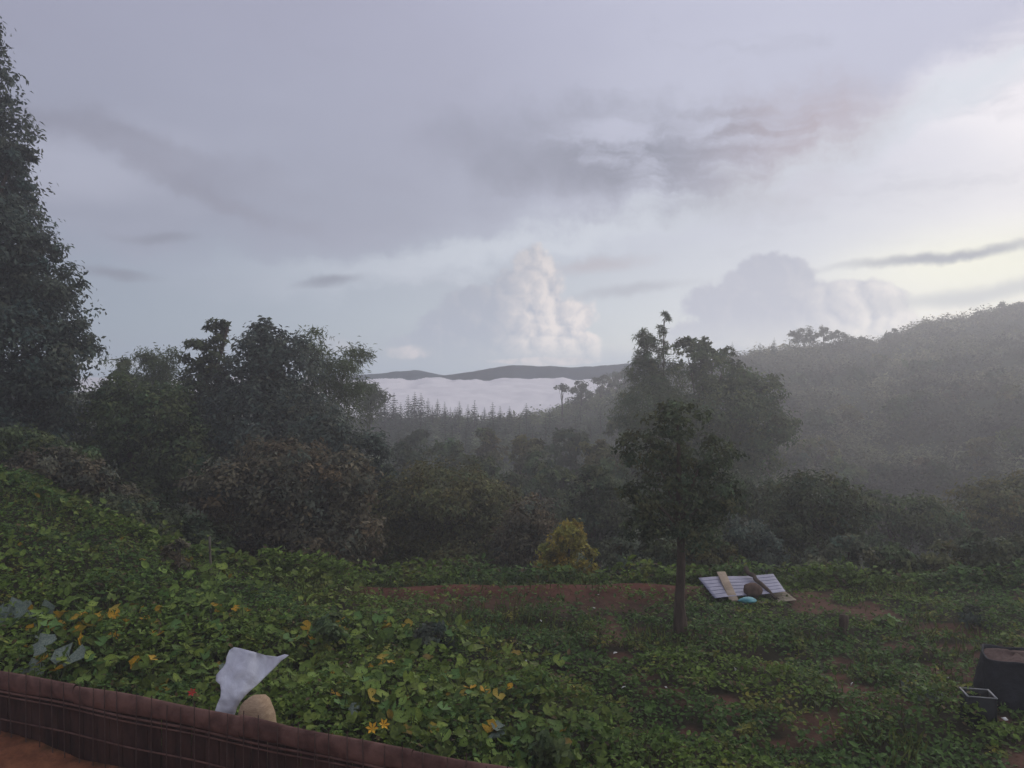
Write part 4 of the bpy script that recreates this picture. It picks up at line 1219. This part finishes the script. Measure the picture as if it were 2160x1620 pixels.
CR = plain_mat('crate_plastic', (.012, .013, .014), (.025, .026, .028), 8, .7, .3)
RIM = plain_mat('pale_rim', (.20, .20, .20), (.32, .32, .31), 12, .6, .3)
Yc = 11.35; Bc = gpt(2063, 0, Yc)
zc = at(2063, 1462, Yc)[2] - Bc[2]
crate = thing('crate', Bc, 'low dark open crate with pale rim standing before the black tub', 'crate')
cx2, cy2 = .185, .16
ca_ = math.radians(-12)
ex, ey = np.array([math.cos(ca_), math.sin(ca_), 0]), np.array([-math.sin(ca_), math.cos(ca_), 0])
for sgn in (-1, 1):
    v, f = box_v(ex * sgn * cx2 + upv * (zc / 2 - .02), ex * .016, ey * cy2 * 2, upv * (zc + .02)); mesh_np('side_panel', v, f, CR, crate)
    v, f = box_v(ey * sgn * (cy2 - .011) + upv * (zc / 2 - .02), ex * (cx2 * 2 - .02), ey * .016, upv * (zc + .02)); mesh_np('end_panel', v, f, CR, crate)
    v, f = box_v(ex * sgn * cx2 + upv * (zc + .002), ex * .026, ey * (cy2 * 2 + .02), upv * .012); mesh_np('rim', v, f, RIM, crate)
    v, f = box_v(ey * sgn * cy2 + upv * (zc + .001), ex * (cx2 * 2 - .03), ey * .014, upv * .012); mesh_np('rim', v, f, RIM, crate)
v, f = box_v(upv * .03, ex * (cx2 * 2 - .03), ey * (cy2 * 2 - .05), upv * .02); mesh_np('base', v, f, CR, crate)

# scraps of litter in the weeds
SCRAP = plain_mat('litter_plastic', (.55, .54, .50), (.75, .74, .70), 9, .5, .4)
PINK = plain_mat('litter_pink', (.50, .28, .22), (.66, .42, .34), 9, .6, .3)
rgL = np.random.default_rng(31)


def scrap(px, py, r, mat, label, group=None):
    Y = CZ * F / (py - HY)
    for Y in np.arange(19, 8, -.03):
        p = at(px, py, Y)
        if p[2] > ground(p[0], Y) + .12: break
    n = 8; a = np.sort(rgL.uniform(0, 6.28, n)); rr = r * rgL.uniform(.6, 1.2, n)
    top = np.stack([np.cos(a) * rr, np.sin(a) * rr, rgL.uniform(0, .6, n) * r], 1)
    V = np.vstack([[0, 0, r * .7], top]); f = np.array([[0, 1 + j, 1 + (j + 1) % n] for j in range(n)])
    o = mesh_np('litter_scrap', V, f, mat); o.location = p; o.rotation_euler = (rgL.normal() * .4, rgL.normal() * .4, 0)
    m = o.modifiers.new('thickness', 'SOLIDIFY'); m.thickness = .004
    tag(o, label, 'litter', group)


for px, py in ((1315, 1452), (1093, 1359), (1110, 1395), (1252, 1283), (1262, 1255), (1297, 1378), (1797, 1444), (1930, 1425), (1938, 1434), (1404, 1450), (1140, 1310), (1988, 1452), (2000, 1430), (1550, 1413)):
    scrap(px, py, rgL.uniform(.022, .045), SCRAP, 'tiny pale scrap of litter lying among the weeds', 'pale litter scraps in the field')
scrap(1283, 1548, .075, PINK, 'crumpled pinkish scrap of litter in the grass right of the fence end')
scrap(2118, 1518, .06, SCRAP, 'flat pale scrap on bare soil in front of the black tub')

# ------------------------------------------------------------------ haze
hv = np.array([[sx, sy, sz] for sx in (-170, 170) for sy in (-122, 173) for sz in (-21.5, 25)], float)
hf = np.array([[0, 1, 3, 2], [4, 6, 7, 5], [0, 4, 5, 1], [2, 3, 7, 6], [0, 2, 6, 4], [1, 5, 7, 3]])
hm, ht, ho = new_mat('haze')
pv = ht.nodes.new('ShaderNodeVolumePrincipled')
pv.inputs['Color'].default_value = (.97, .97, .98, 1); pv.inputs['Density'].default_value = .0040; pv.inputs['Anisotropy'].default_value = .5
ht.links.new(pv.outputs[0], ho.inputs['Volume'])
hz = mesh_np('haze', hv, hf, hm); hz['kind'] = 'stuff'
tag(hz, 'thin evening haze hanging over the whole valley', 'haze')
